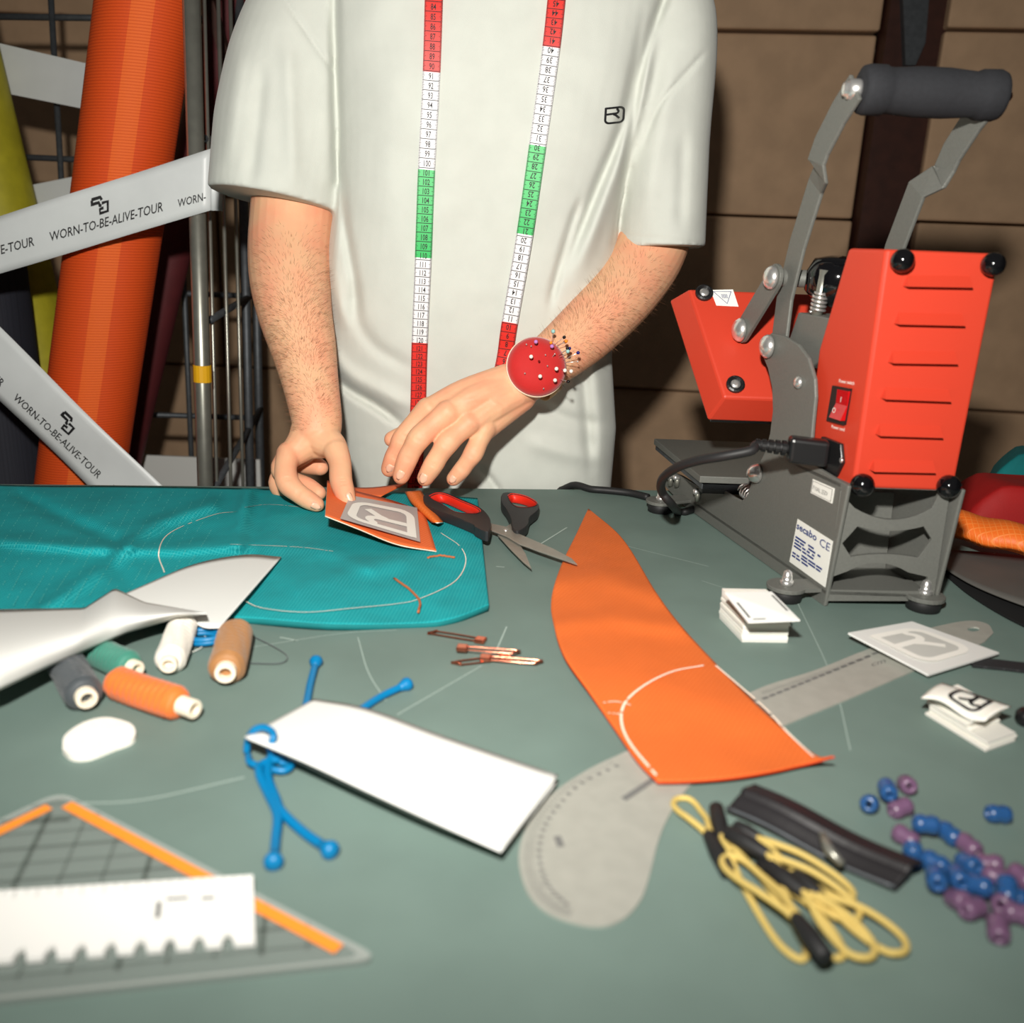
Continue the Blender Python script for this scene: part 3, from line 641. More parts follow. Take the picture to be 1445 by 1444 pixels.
# handle arms: lower leg in plate plane, joggle outwards, upper leg to the grip
dA = pA[1]
def hp(px, py, off): return LP(px, py, off)
arm = [hp(1098, 500, -.011), hp(1108, 420, -.011), hp(1126, 345, -.011), hp(1152, 262, -.011), hp(1160, 243, -.004), hp(1152, 230, .002), hp(1160, 207, .002), hp(1184, 160, .002), hp(1208, 122, .002)]
bar(arm, R(42, arm[2]), .004, nL, 'handle_arm')
gl = hp(1208, 126, .0); 
# grip axis
gr_dir = nrm([1, .03, -.0]); gL = gl+nL*.003; glen = (1418-1208)/F*proj(gl)[2]*1.02
gR = OP(1412, 146, gL, nrm(np.cross(gr_dir, zdir))); gR = gL+gr_dir*np.dot(gR-gL, gr_dir)
L_ = np.linalg.norm(gR-gL); rr = R(31, gL)
V, Fc = lathe(gL, gr_dir, [(0, rr*.8), (.002, rr*1.02), (.006, rr*1.08), (L_*.16, rr*1.08), (L_*.18, rr*1.0), (L_*.22, rr*.98), (L_*.4, rr*1.07), (L_*.6, rr*1.07), (L_*.80, rr*.97), (L_*.84, rr*1.08), (L_-.006, rr*1.1), (L_-.002, rr*1.02), (L_, rr*.8)], 40)
gp = mk('foam_grip', V, Fc, 'foam', pr, smooth=True)
V, Fc = lathe(gL-gr_dir*.014, gr_dir, [(0, .003), (.0005, .0055), (.004, .006), (.0042, .008), (.012, .0085), (.014, .0085)], 16); mk('grip_bolt', V, Fc, 'chrome', gp, smooth=True)
V, Fc = lathe(gR-gr_dir*.002, gr_dir, [(0, .010), (.004, .0075), (.009, .004), (.011, .001)], 12); mk('grip_end_bolt', V, Fc, 'copper', gp, smooth=True)
gap = gr_dir*L_
def rp_(px, py, off=0): return OP(px, py, gR-gr_dir*off, nL)
arm2 = [rp_(1405, 172, .002), rp_(1385, 186, .002), rp_(1350, 232, .002), rp_(1338, 240, .004), rp_(1300, 252, .016), rp_(1282, 268, .018), rp_(1262, 310, .018), rp_(1240, 360, .018), rp_(1205, 440, .018), rp_(1170, 520, .018)]
# the right arm mirrors the left arm: same outline moved along the grip
jx = [-.013, -.013, -.013, -.013, -.006, 0, 0, 0, 0]
arm_r = [p+gap*.97-nL*.004+ (-2*nL*.0) for p in arm]
off_l = [-.011, -.011, -.011, -.011, -.004, .002, .002, .002, .002]
arm_r = [p+gr_dir*(L_-.004)+nL*(2*o-.004) for p, o in zip(arm, off_l)]
bar(arm_r, R(42, arm[2]), .004, nL, 'handle_arm')
pr_rod = pA+nL*.004
V, Fc = lathe(pr_rod, gr_dir, [(0, R(12, pA)), (L_*.8, R(12, pA))], 20); mk('cross_rod', V, Fc, 'press_grey', pr, smooth=True)
# pressure knob with spring bolt behind the rod
pk = LP(1136, 398)+nL*.045+adir*.02
V, Fc = lathe(pk-zdir*.022, nrm([.05, -.1, 1]), [(0, .014), (.004, .022), (.012, .030), (.03, .031), (.042, .026), (.046, .012)], 28); mk('pressure_knob', V, Fc, 'black_gloss', pr, smooth=True)
hx = []; c0 = LP(1124, 440)+nL*.022; c1 = LP(1129, 412)+nL*.022
for t in np.linspace(0, 1, 60): th = t*2*math.pi*5; a_, b_ = frame(c1-c0); hx.append(c0+(c1-c0)*t+.0065*(a_*math.cos(th)+b_*math.sin(th)))
mb = MB(); mb.add(*tube(hx, .0014, 6)); mb.build('spring', 'chrome', pr, smooth=True)
V, Fc = lathe(c0, c1-c0, [(-.01, .005), (.04, .005)], 12); mk('pressure_bolt', V, Fc, 'steel', pr, smooth=True)
# yoke that carries the upper platen
V, Fc = prism([p+nL*.016 for p in (LP(1105, 440), LP(1165, 452), LP(1148, 500), LP(1120, 520), LP(1085, 500))], vdir*.055); o = mk('yoke', V, Fc, 'press_grey', pr); mod_bevel(o, .002)
# upper platen cover: shallow tray tilted open, its top facing the viewer
d1, d0 = 1.035, .955
cu = [Yd(972, 408, d1), Yd(1022, 561, d0)]; rim = [Yd(957, 438, d1+.03), Yd(1005, 597, d0+.022)]
tl_, bl_ = cu; 
wv = vdir*.205; tr_, br2 = tl_+wv, bl_+wv
nf = nrm(np.cross(wv, bl_-tl_)); nf = nf if nf[1] < 0 else -nf
upv = nrm(tl_-bl_)
dep = .032
rbl = bl_-nf*dep-upv*.012-vdir*.014; rtl = tl_-nf*dep+upv*.006-vdir*.014; rbr = br2-nf*dep-upv*.012+vdir*.014; rtr = tr_-nf*dep+upv*.006+vdir*.014
V = [tl_, tr_, br2, bl_, rtl, rtr, rbr, rbl]; Fc = [(0, 1, 2, 3), (4, 7, 6, 5), (0, 4, 5, 1), (1, 5, 6, 2), (2, 6, 7, 3), (3, 7, 4, 0)]
up_ = mk('upper_platen_cover', V, Fc, 'press_red', pr); mod_bevel(up_, .0025, 2)
cH = (rtl+rtr+rbr+rbl)/4; V = [cH+(p_-cH)*.93-nf*.0015 for p_ in (rtl, rtr, rbr, rbl)]; V, Fc = prism(V, -nf*.012); mk('heating_plate', V, Fc, 'steel_dark', pr)
def UP(px, py, off=0): return OP(px, py, tl_+nf*off, nf)
for (px, py) in ((993, 415), (1037, 544)):
    p = UP(px, py); V, Fc = lathe(p, nf, [(0, .0095), (.001, .0098), (.004, .0098), (.0048, .008), (.003, .006), (.003, .0002)], 20); sc = mk('cover_screw', V, Fc, 'black_plastic', up_, smooth=False)
    V, Fc = lathe(p+nf*.003, nf, [(0, .0055), (.0012, .005), (.0018, .002)], 14); s2 = mk('screw_head', V, Fc, 'chrome', sc, smooth=True)
q = [UP(*zb2(*p), .0004) for p in ((272, 926), (356, 924), (377, 988), (294, 984))]; V, Fc = prism(q, -nf*.0003); wl = mk('hot_surface_label', V, Fc, 'sticker', up_)
fw = quadmap([q[3]+nf*.0004, q[2]+nf*.0004, q[1]+nf*.0004, q[0]+nf*.0004])
V2, F2 = stroke([(.10, .88), (.88, .86), (.52, .14)], .05, True); mk('warning_triangle', [fw(*v) for v in V2], F2, 'ink_blue', wl)
for k in range(4):
    V2, F2 = stroke([(.40+.07*k, .72), (.43+.07*k, .64), (.40+.07*k, .56), (.43+.07*k, .46)], .028); mk('heat_wave_mark', [fw(*v) for v in V2], F2, 'ink_blue', wl)
# power plug and cord
pl0 = HL(*zb3(720, 425), .004); pl1 = Yd(1090, 633, pl0[1]+.01)
plg = node('power_cord', pl0, 'black power cord plugged into the red press housing', 'cord')
pd = nrm(Yd(1120, 634, pl0[1]+.004)-pl0)
mb = MB(); mb.add(*box(pl0+pd*.020, pd*.018, np.cross(pd, zdir)*.009, zdir*.012)); o = mb.build('plug', 'black_plastic', plg); mod_bevel(o, .004, 3)
for k in range(5):
    c = pl0+pd*(.040+k*.006); V, Fc = lathe(c, pd, [(0, .0072-.0004*k), (.0038, .0072-.0004*k)], 16); mk('strain_relief', V, Fc, 'black_plastic', plg)
dd = pl0[1]
cp = [pl0+pd*.036, pl0+pd*.065, Yd(1060, 636, dd+.0), Yd(1020, 644, dd+.005), Yd(985, 650, dd+.02), Yd(955, 660, dd+.04), Yd(935, 676, dd+.07), Yd(934, 694, dd+.10), Yd(948, 712, dd+.115)]
e0 = T(962, 727, .005); cp += [e0, T(975, 738, .004), T(1000, 720, .004)+np.array([.06, .0, 0]), ]
cp = cp[:-3]+[T(957, 722, .006), T(968, 722, .005), T(985, 716, .005)]
V, Fc = tube(catmull(cp, 70), .0046, 10); mk('cable', V, Fc, 'rubber', plg, smooth=True)
cb = [T(938, 703, .004), T(905, 697, .004), T(865, 691, .004), T(825, 688, .004), T(800, 688, .004)]
cb = [T(915, 702, .005), T(890, 696, .005), T(860, 692.5, .005), T(835, 690.5, .005)]
cb += [cb[-1]+np.array([-.03, .022, -.004]), cb[-1]+np.array([-.06, .05, -.06]), cb[-1]+np.array([-.07, .06, -.3])]
V, Fc = tube(catmull(cb, 40), .0046, 10); mk('loose_cable', V, Fc, 'rubber', smooth=True, label='black cable lying along the far table edge left of the press', cat='cable')
# ------------------------------------------------------------------ person
def J(px, py, d, rpx): p = Yd(px, py, d); return p, R(rpx, p)
def chain(pts, n=4, seg=16, flat=1.0, up=None, round_end=True):
    P = np.array([p for p, r in pts]); r = np.array([q for p, q in pts]); m = (len(pts)-1)*n+1
    C = catmull(P, m); rr = catmull(np.stack([r, r, r], 1), m)[:, 0]
    if round_end:                             # hemispherical tip
        t = nrm(C[-1]-C[-2]); e = rr[-1]
        C = np.vstack([C]+[C[-1]+t*e*k for k in (.4, .75, .95)]); rr = np.concatenate([rr, [e*.9, e*.62, e*.3]])
    t = nrm(C[0]-C[1]); e = rr[0]; C = np.vstack([C[0]+t*e*k for k in (.95, .75, .4)]+[C]) if round_end else C
    if round_end: rr = np.concatenate([[e*.3, e*.62, e*.9], rr])
    return tube(C, rr, seg, flat=flat, up=up)
per = node('person', (-.03, 1.28, -.9), 'person in a white t-shirt working at the table, holding an orange patch', 'person')
bmb = MB()
# ---- arm and hand on the left of the picture
bmb.add(*chain([J(432, 60, 1.27, 58), J(422, 200, 1.25, 60), J(414, 300, 1.225, 59), J(410, 350, 1.205, 58.5), J(410, 395, 1.175, 56.5), J(416, 440, 1.145, 52), J(428, 490, 1.115, 46), J(438, 540, 1.085, 39.5), J(446, 585, 1.06, 36), J(448, 606, 1.05, 34)], 5, 28))
hc = Yd(440, 622, 1.045)
W1 = J(446, 592, 1.056, 31)
bmb.add(*chain([W1, J(432, 622, 1.045, 27), J(412, 642, 1.032, 19)], 4))                    # palm to index
bmb.add(*chain([W1, J(430, 626, 1.057, 26), J(406, 650, 1.055, 18)], 4))                    # palm to middle
bmb.add(*chain([W1, J(428, 630, 1.075, 24), J(404, 660, 1.078, 16)], 4))
bmb.add(*chain([W1, J(455, 618, 1.042, 26), J(470, 630, 1.03, 20), J(479, 648, 1.02, 16.5)], 4))   # thenar
bmb.add(*chain([J(424, 632, 1.042, 17), J(445, 634, 1.042, 14), J(462, 632, 1.038, 15)], 3))       # web
bmb.add(*chain([J(408, 640, 1.030, 18), J(403, 660, 1.012, 15.6), J(406, 681, .998, 16.8), J(421, 696, .990, 14.2), J(436, 706, .986, 13.6), J(447, 712, .983, 11.2)], 4))   # index
bmb.add(*chain([J(474, 636, 1.022, 18), J(480, 655, 1.006, 16), J(481, 677, .988, 16.2), J(486, 694, .975, 14.8), J(491, 706, .966, 11.8)], 4))   # thumb
bmb.add(*chain([J(404, 648, 1.056, 16), J(396, 664, 1.050, 14), J(414, 679, 1.038, 13.8), J(434, 686, 1.026, 12.5), J(450, 696, 1.016, 10.8)], 4))   # middle
bmb.add(*chain([J(402, 662, 1.080, 14), J(391, 682, 1.070, 12.5), J(402, 697, 1.056, 12), J(424, 696, 1.046, 11), J(438, 697, 1.040, 10)], 4))   # ring
bmb.add(*chain([J(418, 645, 1.08, 22), J(438, 654, 1.078, 17), J(452, 660, 1.07, 12)], 4))
bmb.add(*chain([J(408, 668, 1.095, 12), J(398, 688, 1.088, 11), J(412, 696, 1.074, 10), J(430, 694, 1.066, 9)], 4))
# ---- arm and hand on the right
bmb.add(*chain([J(935, 60, 1.28, 52), J(938, 200, 1.26, 54), J(930, 300, 1.24, 52), J(915, 358, 1.22, 51), J(888, 402, 1.19, 49), J(855, 440, 1.16, 46.5), J(815, 478, 1.13, 43), J(778, 508, 1.105, 38), J(748, 530, 1.088, 35), J(730, 543, 1.078, 33)], 5, 28))
W2a, W2b, W2c, W2d = J(716, 536, 1.073, 23), J(724, 545, 1.073, 24), J(732, 553, 1.075, 23), J(738, 560, 1.08, 20)
bmb.add(*chain([W2a, J(655, 556, 1.058, 21), J(610, 578, 1.047, 18.5)], 4))
bmb.add(*chain([W2b, J(672, 562, 1.052, 23), J(636, 583, 1.038, 19)], 4))
bmb.add(*chain([W2c, J(694, 575, 1.055, 23), J(664, 596, 1.040, 18.5)], 4))
bmb.add(*chain([W2d, J(708, 582, 1.065, 21), J(684, 606, 1.050, 17)], 4))
bmb.add(*chain([J(605, 578, 1.045, 18.5), J(586, 598, 1.042, 15.6), J(569, 620, 1.039, 16.4), J(562, 634, 1.040, 14.2), J(556, 647, 1.042, 14.3), J(549, 662, 1.046, 11.8)], 4))
bmb.add(*chain([J(632, 583, 1.034, 19), J(611, 600, 1.026, 16), J(592, 618, 1.018, 17), J(582, 634, 1.018, 14.8), J(574, 650, 1.018, 15), J(566, 672, 1.021, 12.4)], 4))
bmb.add(*chain([J(662, 597, 1.036, 18), J(646, 611, 1.028, 15.2), J(631, 626, 1.020, 16.3), J(620, 642, 1.019, 14.3), J(611, 657, 1.018, 14.6), J(600, 675, 1.020, 12)], 4))
bmb.add(*chain([J(684, 604, 1.046, 17.5), J(676, 622, 1.038, 14), J(668, 640, 1.031, 14.6), J(659, 653, 1.030, 12.4), J(651, 664, 1.030, 12.6), J(640, 676, 1.031, 10.6)], 4))
bmb.add(*chain([J(690, 560, 1.085, 20), J(640, 585, 1.085, 18), J(590, 606, 1.078, 14), J(567, 614, 1.074, 12.4), J(553, 620, 1.072, 11.5)], 4))
# ---- hidden torso core, neck and head
def eloft(rings, seg=40, e=2.0):
    V = []; Fc = []
    for (c, rx, ry) in rings:
        for k in range(seg):
            th = 2*math.pi*k/seg; cs, sn = math.cos(th), math.sin(th)
            V.append((c[0]+rx*math.copysign(abs(cs)**(2/e), cs), c[1]+ry*math.copysign(abs(sn)**(2/e), sn), c[2]))
    n = len(rings)
    for i in range(n-1):
        for k in range(seg): l = (k+1) % seg; Fc.append((i*seg+k, i*seg+l, (i+1)*seg+l, (i+1)*seg+k))
    Fc += [tuple(range(seg))[::-1], tuple(range((n-1)*seg, n*seg))]; return V, Fc
hx_, hy = -.02, 1.23
bmb.add(*eloft([((-.05, 1.29, -.10), .13, .09), ((-.05, 1.28, .05), .14, .09), ((-.04, 1.265, .25), .145, .09), ((-.02, 1.265, .42), .165, .095), ((-.01, 1.265, .54), .165, .085), ((-.01, 1.265, .60), .10, .07), ((-.01, 1.255, .64), .062, .06), ((hx_+.01, 1.235, .72), .057, .058), ((hx_+.01, 1.22, .75), .057, .06)], 32))
hd = [(.705, .030, .045, -.055), (.720, .044, .066, -.040), (.745, .058, .082, -.020), (.775, .068, .092, -.004), (.81, .073, .098, .0), (.845, .077, .101, .004), (.88, .076, .099, .006), (.91, .066, .085, .006), (.93, .046, .06, .004), (.938, .02, .025, .002)]
bmb.add(*eloft([((hx_, hy-.02+dy, z), rx, ry) for (z, rx, ry, dy) in hd], 32))
bmb.add(*chain([(np.array([hx_, hy-.118, .835]), .007), (np.array([hx_, hy-.128, .81]), .010), (np.array([hx_, hy-.133, .793]), .013)], 4))     # nose
for s in (-1, 1):
    bmb.add(*chain([(np.array([hx_+s*.012, hy-.120, .790]), .007), (np.array([hx_+s*.016, hy-.118, .788]), .006)], 3))
    bmb.add(*chain([(np.array([hx_+s*.073, hy-.02, .79]), .008), (np.array([hx_+s*.081, hy-.012, .81]), .011), (np.array([hx_+s*.083, hy-.006, .835]), .012), (np.array([hx_+s*.078, hy-.004, .848]), .008)], 4, flat=.6))
bmb.add(*chain([(np.array([hx_-.022, hy-.108, .757]), .005), (np.array([hx_, hy-.113, .757]), .008), (np.array([hx_+.022, hy-.108, .757]), .005)], 4))
bmb.add(*chain([(np.array([hx_-.010, hy-.100, .722]), .014), (np.array([hx_+.010, hy-.100, .722]), .014)], 3))
A, Fo = remesh(bmb.V, bmb.F, .00145, 7)
# knuckle creases, tendons and veins
ppA = proj(A); sel = np.where((A[:, 1] < 1.16) & (A[:, 2] < .26))[0]
me = bpy.data.meshes.new('t'); me.from_pydata(A.tolist(), [], Fo); NA = np.empty(len(A)*3); me.vertices.foreach_get('normal', NA); NA = NA.reshape(-1, 3); bpy.data.meshes.remove(me)
vA = A[sel]-CAMP; vA /= np.linalg.norm(vA, axis=1)[:, None]; fA = np.clip(-(NA[sel]*vA).sum(1)*2.5, 0, 1); dA = np.zeros(len(sel)); pA2 = ppA[sel][:, :2]
def segd(a, b):
    a = np.array(a, float); b = np.array(b, float); ab = b-a; t = np.clip(((pA2-a)@ab)/(ab@ab), 0, 1); return np.hypot(*(pA2-(a+t[:, None]*ab)).T), t
def crease(c, tdir, half, amp, w):
    t = np.array(tdir, float); t /= np.hypot(*t); n2 = np.array([-t[1], t[0]]); d, tt = segd(np.array(c)-n2*half, np.array(c)+n2*half); return amp*np.exp(-(d/w)**2)*np.sin(np.pi*np.clip(tt, .08, .92))
for (c, t) in (((569, 620), (-14, 24)), ((592, 618), (-15, 30)), ((631, 626), (-18, 30)), ((668, 641), (-14, 22))):
    for k in (-5, -1.5, 2, 5): dA += crease(np.array(c)+np.array(t)/np.hypot(*t)*k, t, 9, -.0008, 1.5)
for (c, t) in (((556, 645), (-8, 16)), ((575, 648), (-8, 22)), ((611, 656), (-11, 19)), ((652, 662), (-11, 12)), ((421, 696), (15, 10)), ((482, 677), (2, 18)), ((404, 676), (1, 15)), ((484, 682), (2, 18))):
    for k in (-1.8, 1.5): dA += crease(np.array(c)+np.array(t)/np.hypot(*t)*k, t, 9, -.0008, 1.4)
for (a, b, am, w) in (((612, 572), (700, 540), .0012, 6), ((640, 576), (708, 545), .0013, 6), ((668, 590), (716, 552), .0012, 6), ((688, 602), (726, 562), .001, 6), ((626, 582), (690, 552), -.0010, 6), ((655, 592), (706, 560), -.0010, 6), ((680, 604), (716, 572), -.0008, 5),
                      ((648, 566), (690, 562), .0008, 3), ((690, 562), (712, 578), .0008, 3), ((602, 570), (608, 576), .0022, 10), ((630, 578), (636, 582), .0022, 10), ((660, 590), (666, 596), .0022, 10), ((682, 600), (686, 606), .002, 9),
                      ((412, 632), (440, 602), .0012, 6), ((402, 634), (408, 640), .002, 9), ((462, 612), (478, 640), .001, 7), ((420, 420), (436, 520), -.0012, 12), ((436, 520), (452, 580), .001, 5)):
    d, tt = segd(a, b); dA += am*np.exp(-(d/w)**2)*(np.sin(np.pi*tt) if math.hypot(a[0]-b[0], a[1]-b[1]) > 20 else 1)
A[sel] -= vA*(dA*fA)[:, None]
body = mk('body', A, Fo, 'skin', per, smooth=True)
bvh = BVHTree.FromPolygons([tuple(v) for v in A], Fo)
def hit(b, px, py):
    r = ray(px, py); h = b.ray_cast(Vector(CAMP), Vector(r).normalized())
    return (np.array(h[0]), np.array(h[1])) if h[0] is not None else (None, None)
# nails
def nail(px, py, dx, dy, w, l):
    p, n = hit(bvh, px, py)
    if p is None: return
    n = nrm(n); q, _ = hit(bvh, px+dx, py+dy)
    ax = Yd(px+dx, py+dy, p[1])-Yd(px, py, p[1]); ax = nrm(ax-n*np.dot(ax, n)); sd = np.cross(n, ax); w_, l_ = R(w, p), R(l, p); V = []; Fc = []
    nu, nv = 7, 6
    for j in range(nv):
        for i in range(nu):
            u = i/(nu-1)*2-1; v = j/(nv-1)*2-1; ww = w_*(1-.12*v*v*(1 if v < 0 else 2.2))
            lv = v*l_ - (.18*l_*u*u if v < 0 else -.0)*-1*(1 if v < 0 else 0) - (.35*l_*u*u if v > .5 else 0)
            V.append(p+sd*u*ww+ax*lv+n*(.0007-.0024*u*u*(w_/.0055)-.0006*(v > .7)))
    for j in range(nv-1):
        for i in range(nu-1): Fc.append((j*nu+i, j*nu+i+1, (j+1)*nu+i+1, (j+1)*nu+i))
    o = mk('fingernail', V, Fc, 'nail', per, smooth=True); mod_solid(o, .0008, -1); return o
for a in ((550, 662, -3, 6, 6.5, 8), (564, 671, -3, 6, 7, 8.5), (597, 676, -3, 6, 7, 8.5), (638, 677, -4, 6, 5.6, 6.5), (446, 715, 6, 3, 5.5, 7.5), (494, 703, 2, 6, 5, 8)): nail(*a)
# eyes, brows, hair on the head
for s in (-1, 1):
    V, Fc = lathe(np.array([hx_+s*.032, hy-.110, .827]), (0, -1, 0), [(0, .012), (.005, .0105), (.009, .006), (.010, .001)], 14); ey_ = mk('eye', V, Fc, 'eye', per, smooth=True)
    V, Fc = lathe(np.array([hx_+s*.031, hy-.1195, .8235]), (0, -1, -.35), [(0, .0052), (.0012, .005), (.002, .002)], 14); mk('iris', V, Fc, 'ink_black', ey_, smooth=True)
    V, Fc = lathe(np.array([hx_+s*.032, hy-.1095, .8295]), (0, -1, .0), [(0, .0135), (.005, .0122), (.0085, .008), (.0092, .002)], 14); V = np.array(V); V[:, 2] = np.maximum(V[:, 2], .8285); mk('eyelid', V, Fc, 'skin', per, smooth=True)
    V, Fc = tube(catmull([(hx_+s*.016, hy-.118, .845), (hx_+s*.032, hy-.120, .851), (hx_+s*.05, hy-.108, .846)], 8), .0042, 6); mk('eyebrow', V, Fc, 'hair', per, smooth=True)
hb = MB(); hb.add(*eloft([((hx_, hy+.008+dy, z), rx, ry) for (z, rx, ry, dy) in ((.78, .072, .07, .03), (.82, .080, .085, .022), (.86, .084, .098, .012), (.90, .080, .100, .006), (.93, .062, .078, .004), (.952, .03, .04, .0))], 32))
A2, F2_ = remesh(hb.V, hb.F, .005, 3); A2 = A2+np.array([0, 0, 0])+.003*np.sin(A2[:, [1, 2, 0]]*180); mk('hair', A2, F2_, 'hair', per, smooth=True)
# fine hairs on the forearms
mb = MB()
def hairs(poly_c, n, ang0):
    C = np.array(poly_c, float)
    for _ in range(n):
        t = (1-rng.uniform(0, 1)**1.25)*(len(C)-1.001) if rng.random() > .25 else rng.uniform(0, len(C)-1.001); i = int(t); u = t-i; c = C[i]*(1-u)+C[i+1]*u; tan = C[i+1][:2]-C[i][:2]; tan = tan/np.linalg.norm(tan); nn = np.array([-tan[1], tan[0]])
        if rng.random() > math.sin(math.pi*min(1, .01+.88*t/(len(C)-1))): continue
        s = rng.uniform(-1, 1)*c[2]; px, py = c[:2]+nn*s
        p, nr = hit(bvh, px, py)
        if p is None or p[1] > 1.3: continue
        g = tan*rng.normal(.9, .3)+nn*rng.normal(.25, .6); q = Yd(px+g[0], py+g[1], p[1])-Yd(px, py, p[1]); q = nrm(q-nr*np.dot(q, nr)+nr*.28)
        L = rng.uniform(.006, .014); w = .000075; sd = nrm(np.cross(q, p-CAMP))*w; bend = nrm(np.cross(nr, q))*rng.normal(0, .2)
        a, b, c_ = p-nr*.0002, p+(q+bend*.5)*L*.5, p+(q+bend)*L-nr*.0012
        mb.add([a-sd, a+sd, b+sd*.8, b-sd*.8, c_], [(0, 1, 2, 3), (3, 2, 4)])
hairs([(410, 312, 50), (410, 390, 54), (420, 450, 48), (432, 510, 40), (446, 605, 32)], 3000, 0)
hairs([(935, 352, 40), (880, 415, 46), (830, 465, 42), (755, 530, 34)], 2000, 0)
mb.build('forearm_hair', 'arm_hair', per, kind='stuff', label='fine brown forearm hair')
# ---- t-shirt
tm = MB()
lev = [(-150, 652, 752, 1.21, 1.31), (-122, 600, 808, 1.185, 1.33), (-95, 528, 880, 1.165, 1.345), (-60, 470, 935, 1.145, 1.36), (0, 445, 955, 1.125, 1.375), (100, 462, 935, 1.112, 1.385), (200, 473, 905, 1.108, 1.385), (300, 470, 879, 1.113, 1.38), (400, 455, 869, 1.125, 1.375), (500, 455, 866, 1.140, 1.375), (600, 466, 872, 1.156, 1.38), (690, 478, 864, 1.168, 1.39), (760, 484, 858, 1.176, 1.395), (830, 488, 852, 1.18, 1.395)]
rings = []
for (py, xl_, xr_, f, bk) in lev:
    dc = (f+bk)/2; a = Yd(xl_, py, dc-.03); b = Yd(xr_, py, dc-.03); rings.append((((a[0]+b[0])/2, dc, (a[2]+b[2])/2), (b[0]-a[0])/2, (bk-f)/2))
tm.add(*eloft(rings, 64, 2.6))
def sleeve(pts, fl):
    C = []; V = []; seg = 40
    P = [Yd(px, py, d) for (px, py, d, r) in pts]; rad = [R(q[3], P[i]) for i, q in enumerate(pts)]
    Pc = catmull(P, 22); rc = np.interp(np.linspace(0, 1, 22), np.linspace(0, 1, len(pts)), rad)
    V, Fc = tube(Pc, rc, seg, up=(0, 1, 0)); V = np.array(V)
    for i in range(22):
        c = Pc[i]; V[i*seg:(i+1)*seg, 1] = c[1]+(V[i*seg:(i+1)*seg, 1]-c[1])*fl
    return V, Fc
tm.add(*sleeve([(565, -55, 1.265, 45), (490, -28, 1.258, 66), (445, 20, 1.245, 84), (420, 90, 1.233, 93), (402, 180, 1.222, 96), (388, 284, 1.21, 91)], 1.0))
tm.add(*sleeve([(840, -55, 1.275, 45), (900, -28, 1.265, 62), (935, 20, 1.255, 70), (942, 80, 1.245, 68), (937, 200, 1.232, 63), (933, 350, 1.222, 60.5)], 1.25))
A3, F3 = remesh(tm.V, tm.F, .0034, 4)
# cloth folds: ridges and valleys along the drape lines of the shirt
me = bpy.data.meshes.new('t'); me.from_pydata(A3.tolist(), [], F3); N3 = np.empty(len(A3)*3); me.vertices.foreach_get('normal', N3); N3 = N3.reshape(-1, 3); bpy.data.meshes.remove(me)
pp = proj(A3); view = A3-CAMP; view /= np.linalg.norm(view, axis=1)[:, None]; facing = np.clip(-(N3*view).sum(1)*2.5, 0, 1)
def dist_poly(P, pts):
    best = np.full(len(P), 1e9); sg = np.zeros(len(P)); end = np.zeros(len(P)); pts = interp(pts, 14); tot = len(pts)-1
    for i in range(tot):
        a, b = pts[i], pts[i+1]; ab = b-a; L2 = ab@ab; t = np.clip(((P-a)@ab)/L2, 0, 1); c = a+t[:, None]*ab; dv = P-c; dd = np.hypot(dv[:, 0], dv[:, 1])
        s = np.sign(ab[0]*dv[:, 1]-ab[1]*dv[:, 0]); k = dd < best; best[k] = dd[k]; sg[k] = s[k]; end[k] = (i+t[k])/tot
    return best, sg, end
folds = [([(472, -20), (474, 120), (478, 258)], -.010, 7, 0), ([(464, -20), (464, 120), (466, 250)], .003, 14, 0), ([(390, -20), (425, 35), (470, 100)], -.0022, 3.5, 0),
         ([(945, -20), (915, 60), (895, 160), (878, 280), (870, 345)], -.010, 7, 0), ([(910, 20), (882, 165), (838, 280), (792, 395)], -.009, 8, 1), ([(925, 20), (898, 165), (856, 280), (812, 395)], .008, 11, 1),
         ([(822, 275), (806, 320), (786, 390), (775, 440)], -.006, 6, 1), ([(1000, 68), (972, 100), (930, 150), (905, 215)], -.003, 4, 1), ([(955, 60), (930, 190), (905, 330)], .004, 16, 1),
         ([(480, 235), (487, 320), (500, 400), (505, 455)], -.006, 7, 1), ([(470, 300), (474, 400), (490, 470)], .005, 10, 1),
         ([(452, 495), (484, 543), (534, 575), (575, 605)], -.010, 7, 1), ([(455, 478), (490, 525), (545, 556), (590, 580)], .006, 11, 1),
         ([(497, 390), (500, 440), (530, 490), (600, 530)], -.004, 10, 1), ([(672, 655), (690, 675), (708, 700)], -.006, 5, 1), ([(560, 60), (552, 200), (545, 380)], .003, 30, 1), ([(690, 20), (680, 220), (668, 420)], -.003, 30, 1),
         ([(740, 560), (800, 590), (862, 600)], -.004, 9, 1), ([(735, 620), (800, 640), (862, 650)], .004, 12, 1), ([(600, 610), (620, 640), (640, 690)], -.004, 9, 1), ([(830, 470), (845, 560), (850, 680)], .005, 12, 1), ([(818, 470), (826, 560), (835, 680)], -.005, 8, 1),
         ([(340, 60), (330, 150), (318, 240)], .004, 14, 1), ([(372, 80), (362, 180), (352, 270)], -.004, 10, 1), ([(405, 40), (410, 150), (415, 280)], .004, 12, 1), ([(965, 180), (962, 260), (960, 330)], -.003, 9, 1),
         ([(300, 262), (350, 292), (440, 304), (470, 290)], -.0012, 3, 0), ([(868, 330), (930, 338), (993, 344)], -.0012, 3, 0)]
D3 = np.zeros(len(A3))
for pts, amp, w, fade in folds:
    b_, s_, e_ = dist_poly(pp[:, :2], pts); f_ = 1.5*amp*np.exp(-(b_/w)**2)
    if fade: f_ *= np.clip(np.sin(np.pi*np.clip(e_, .02, .98))*1.6, 0, 1)
    D3 += f_
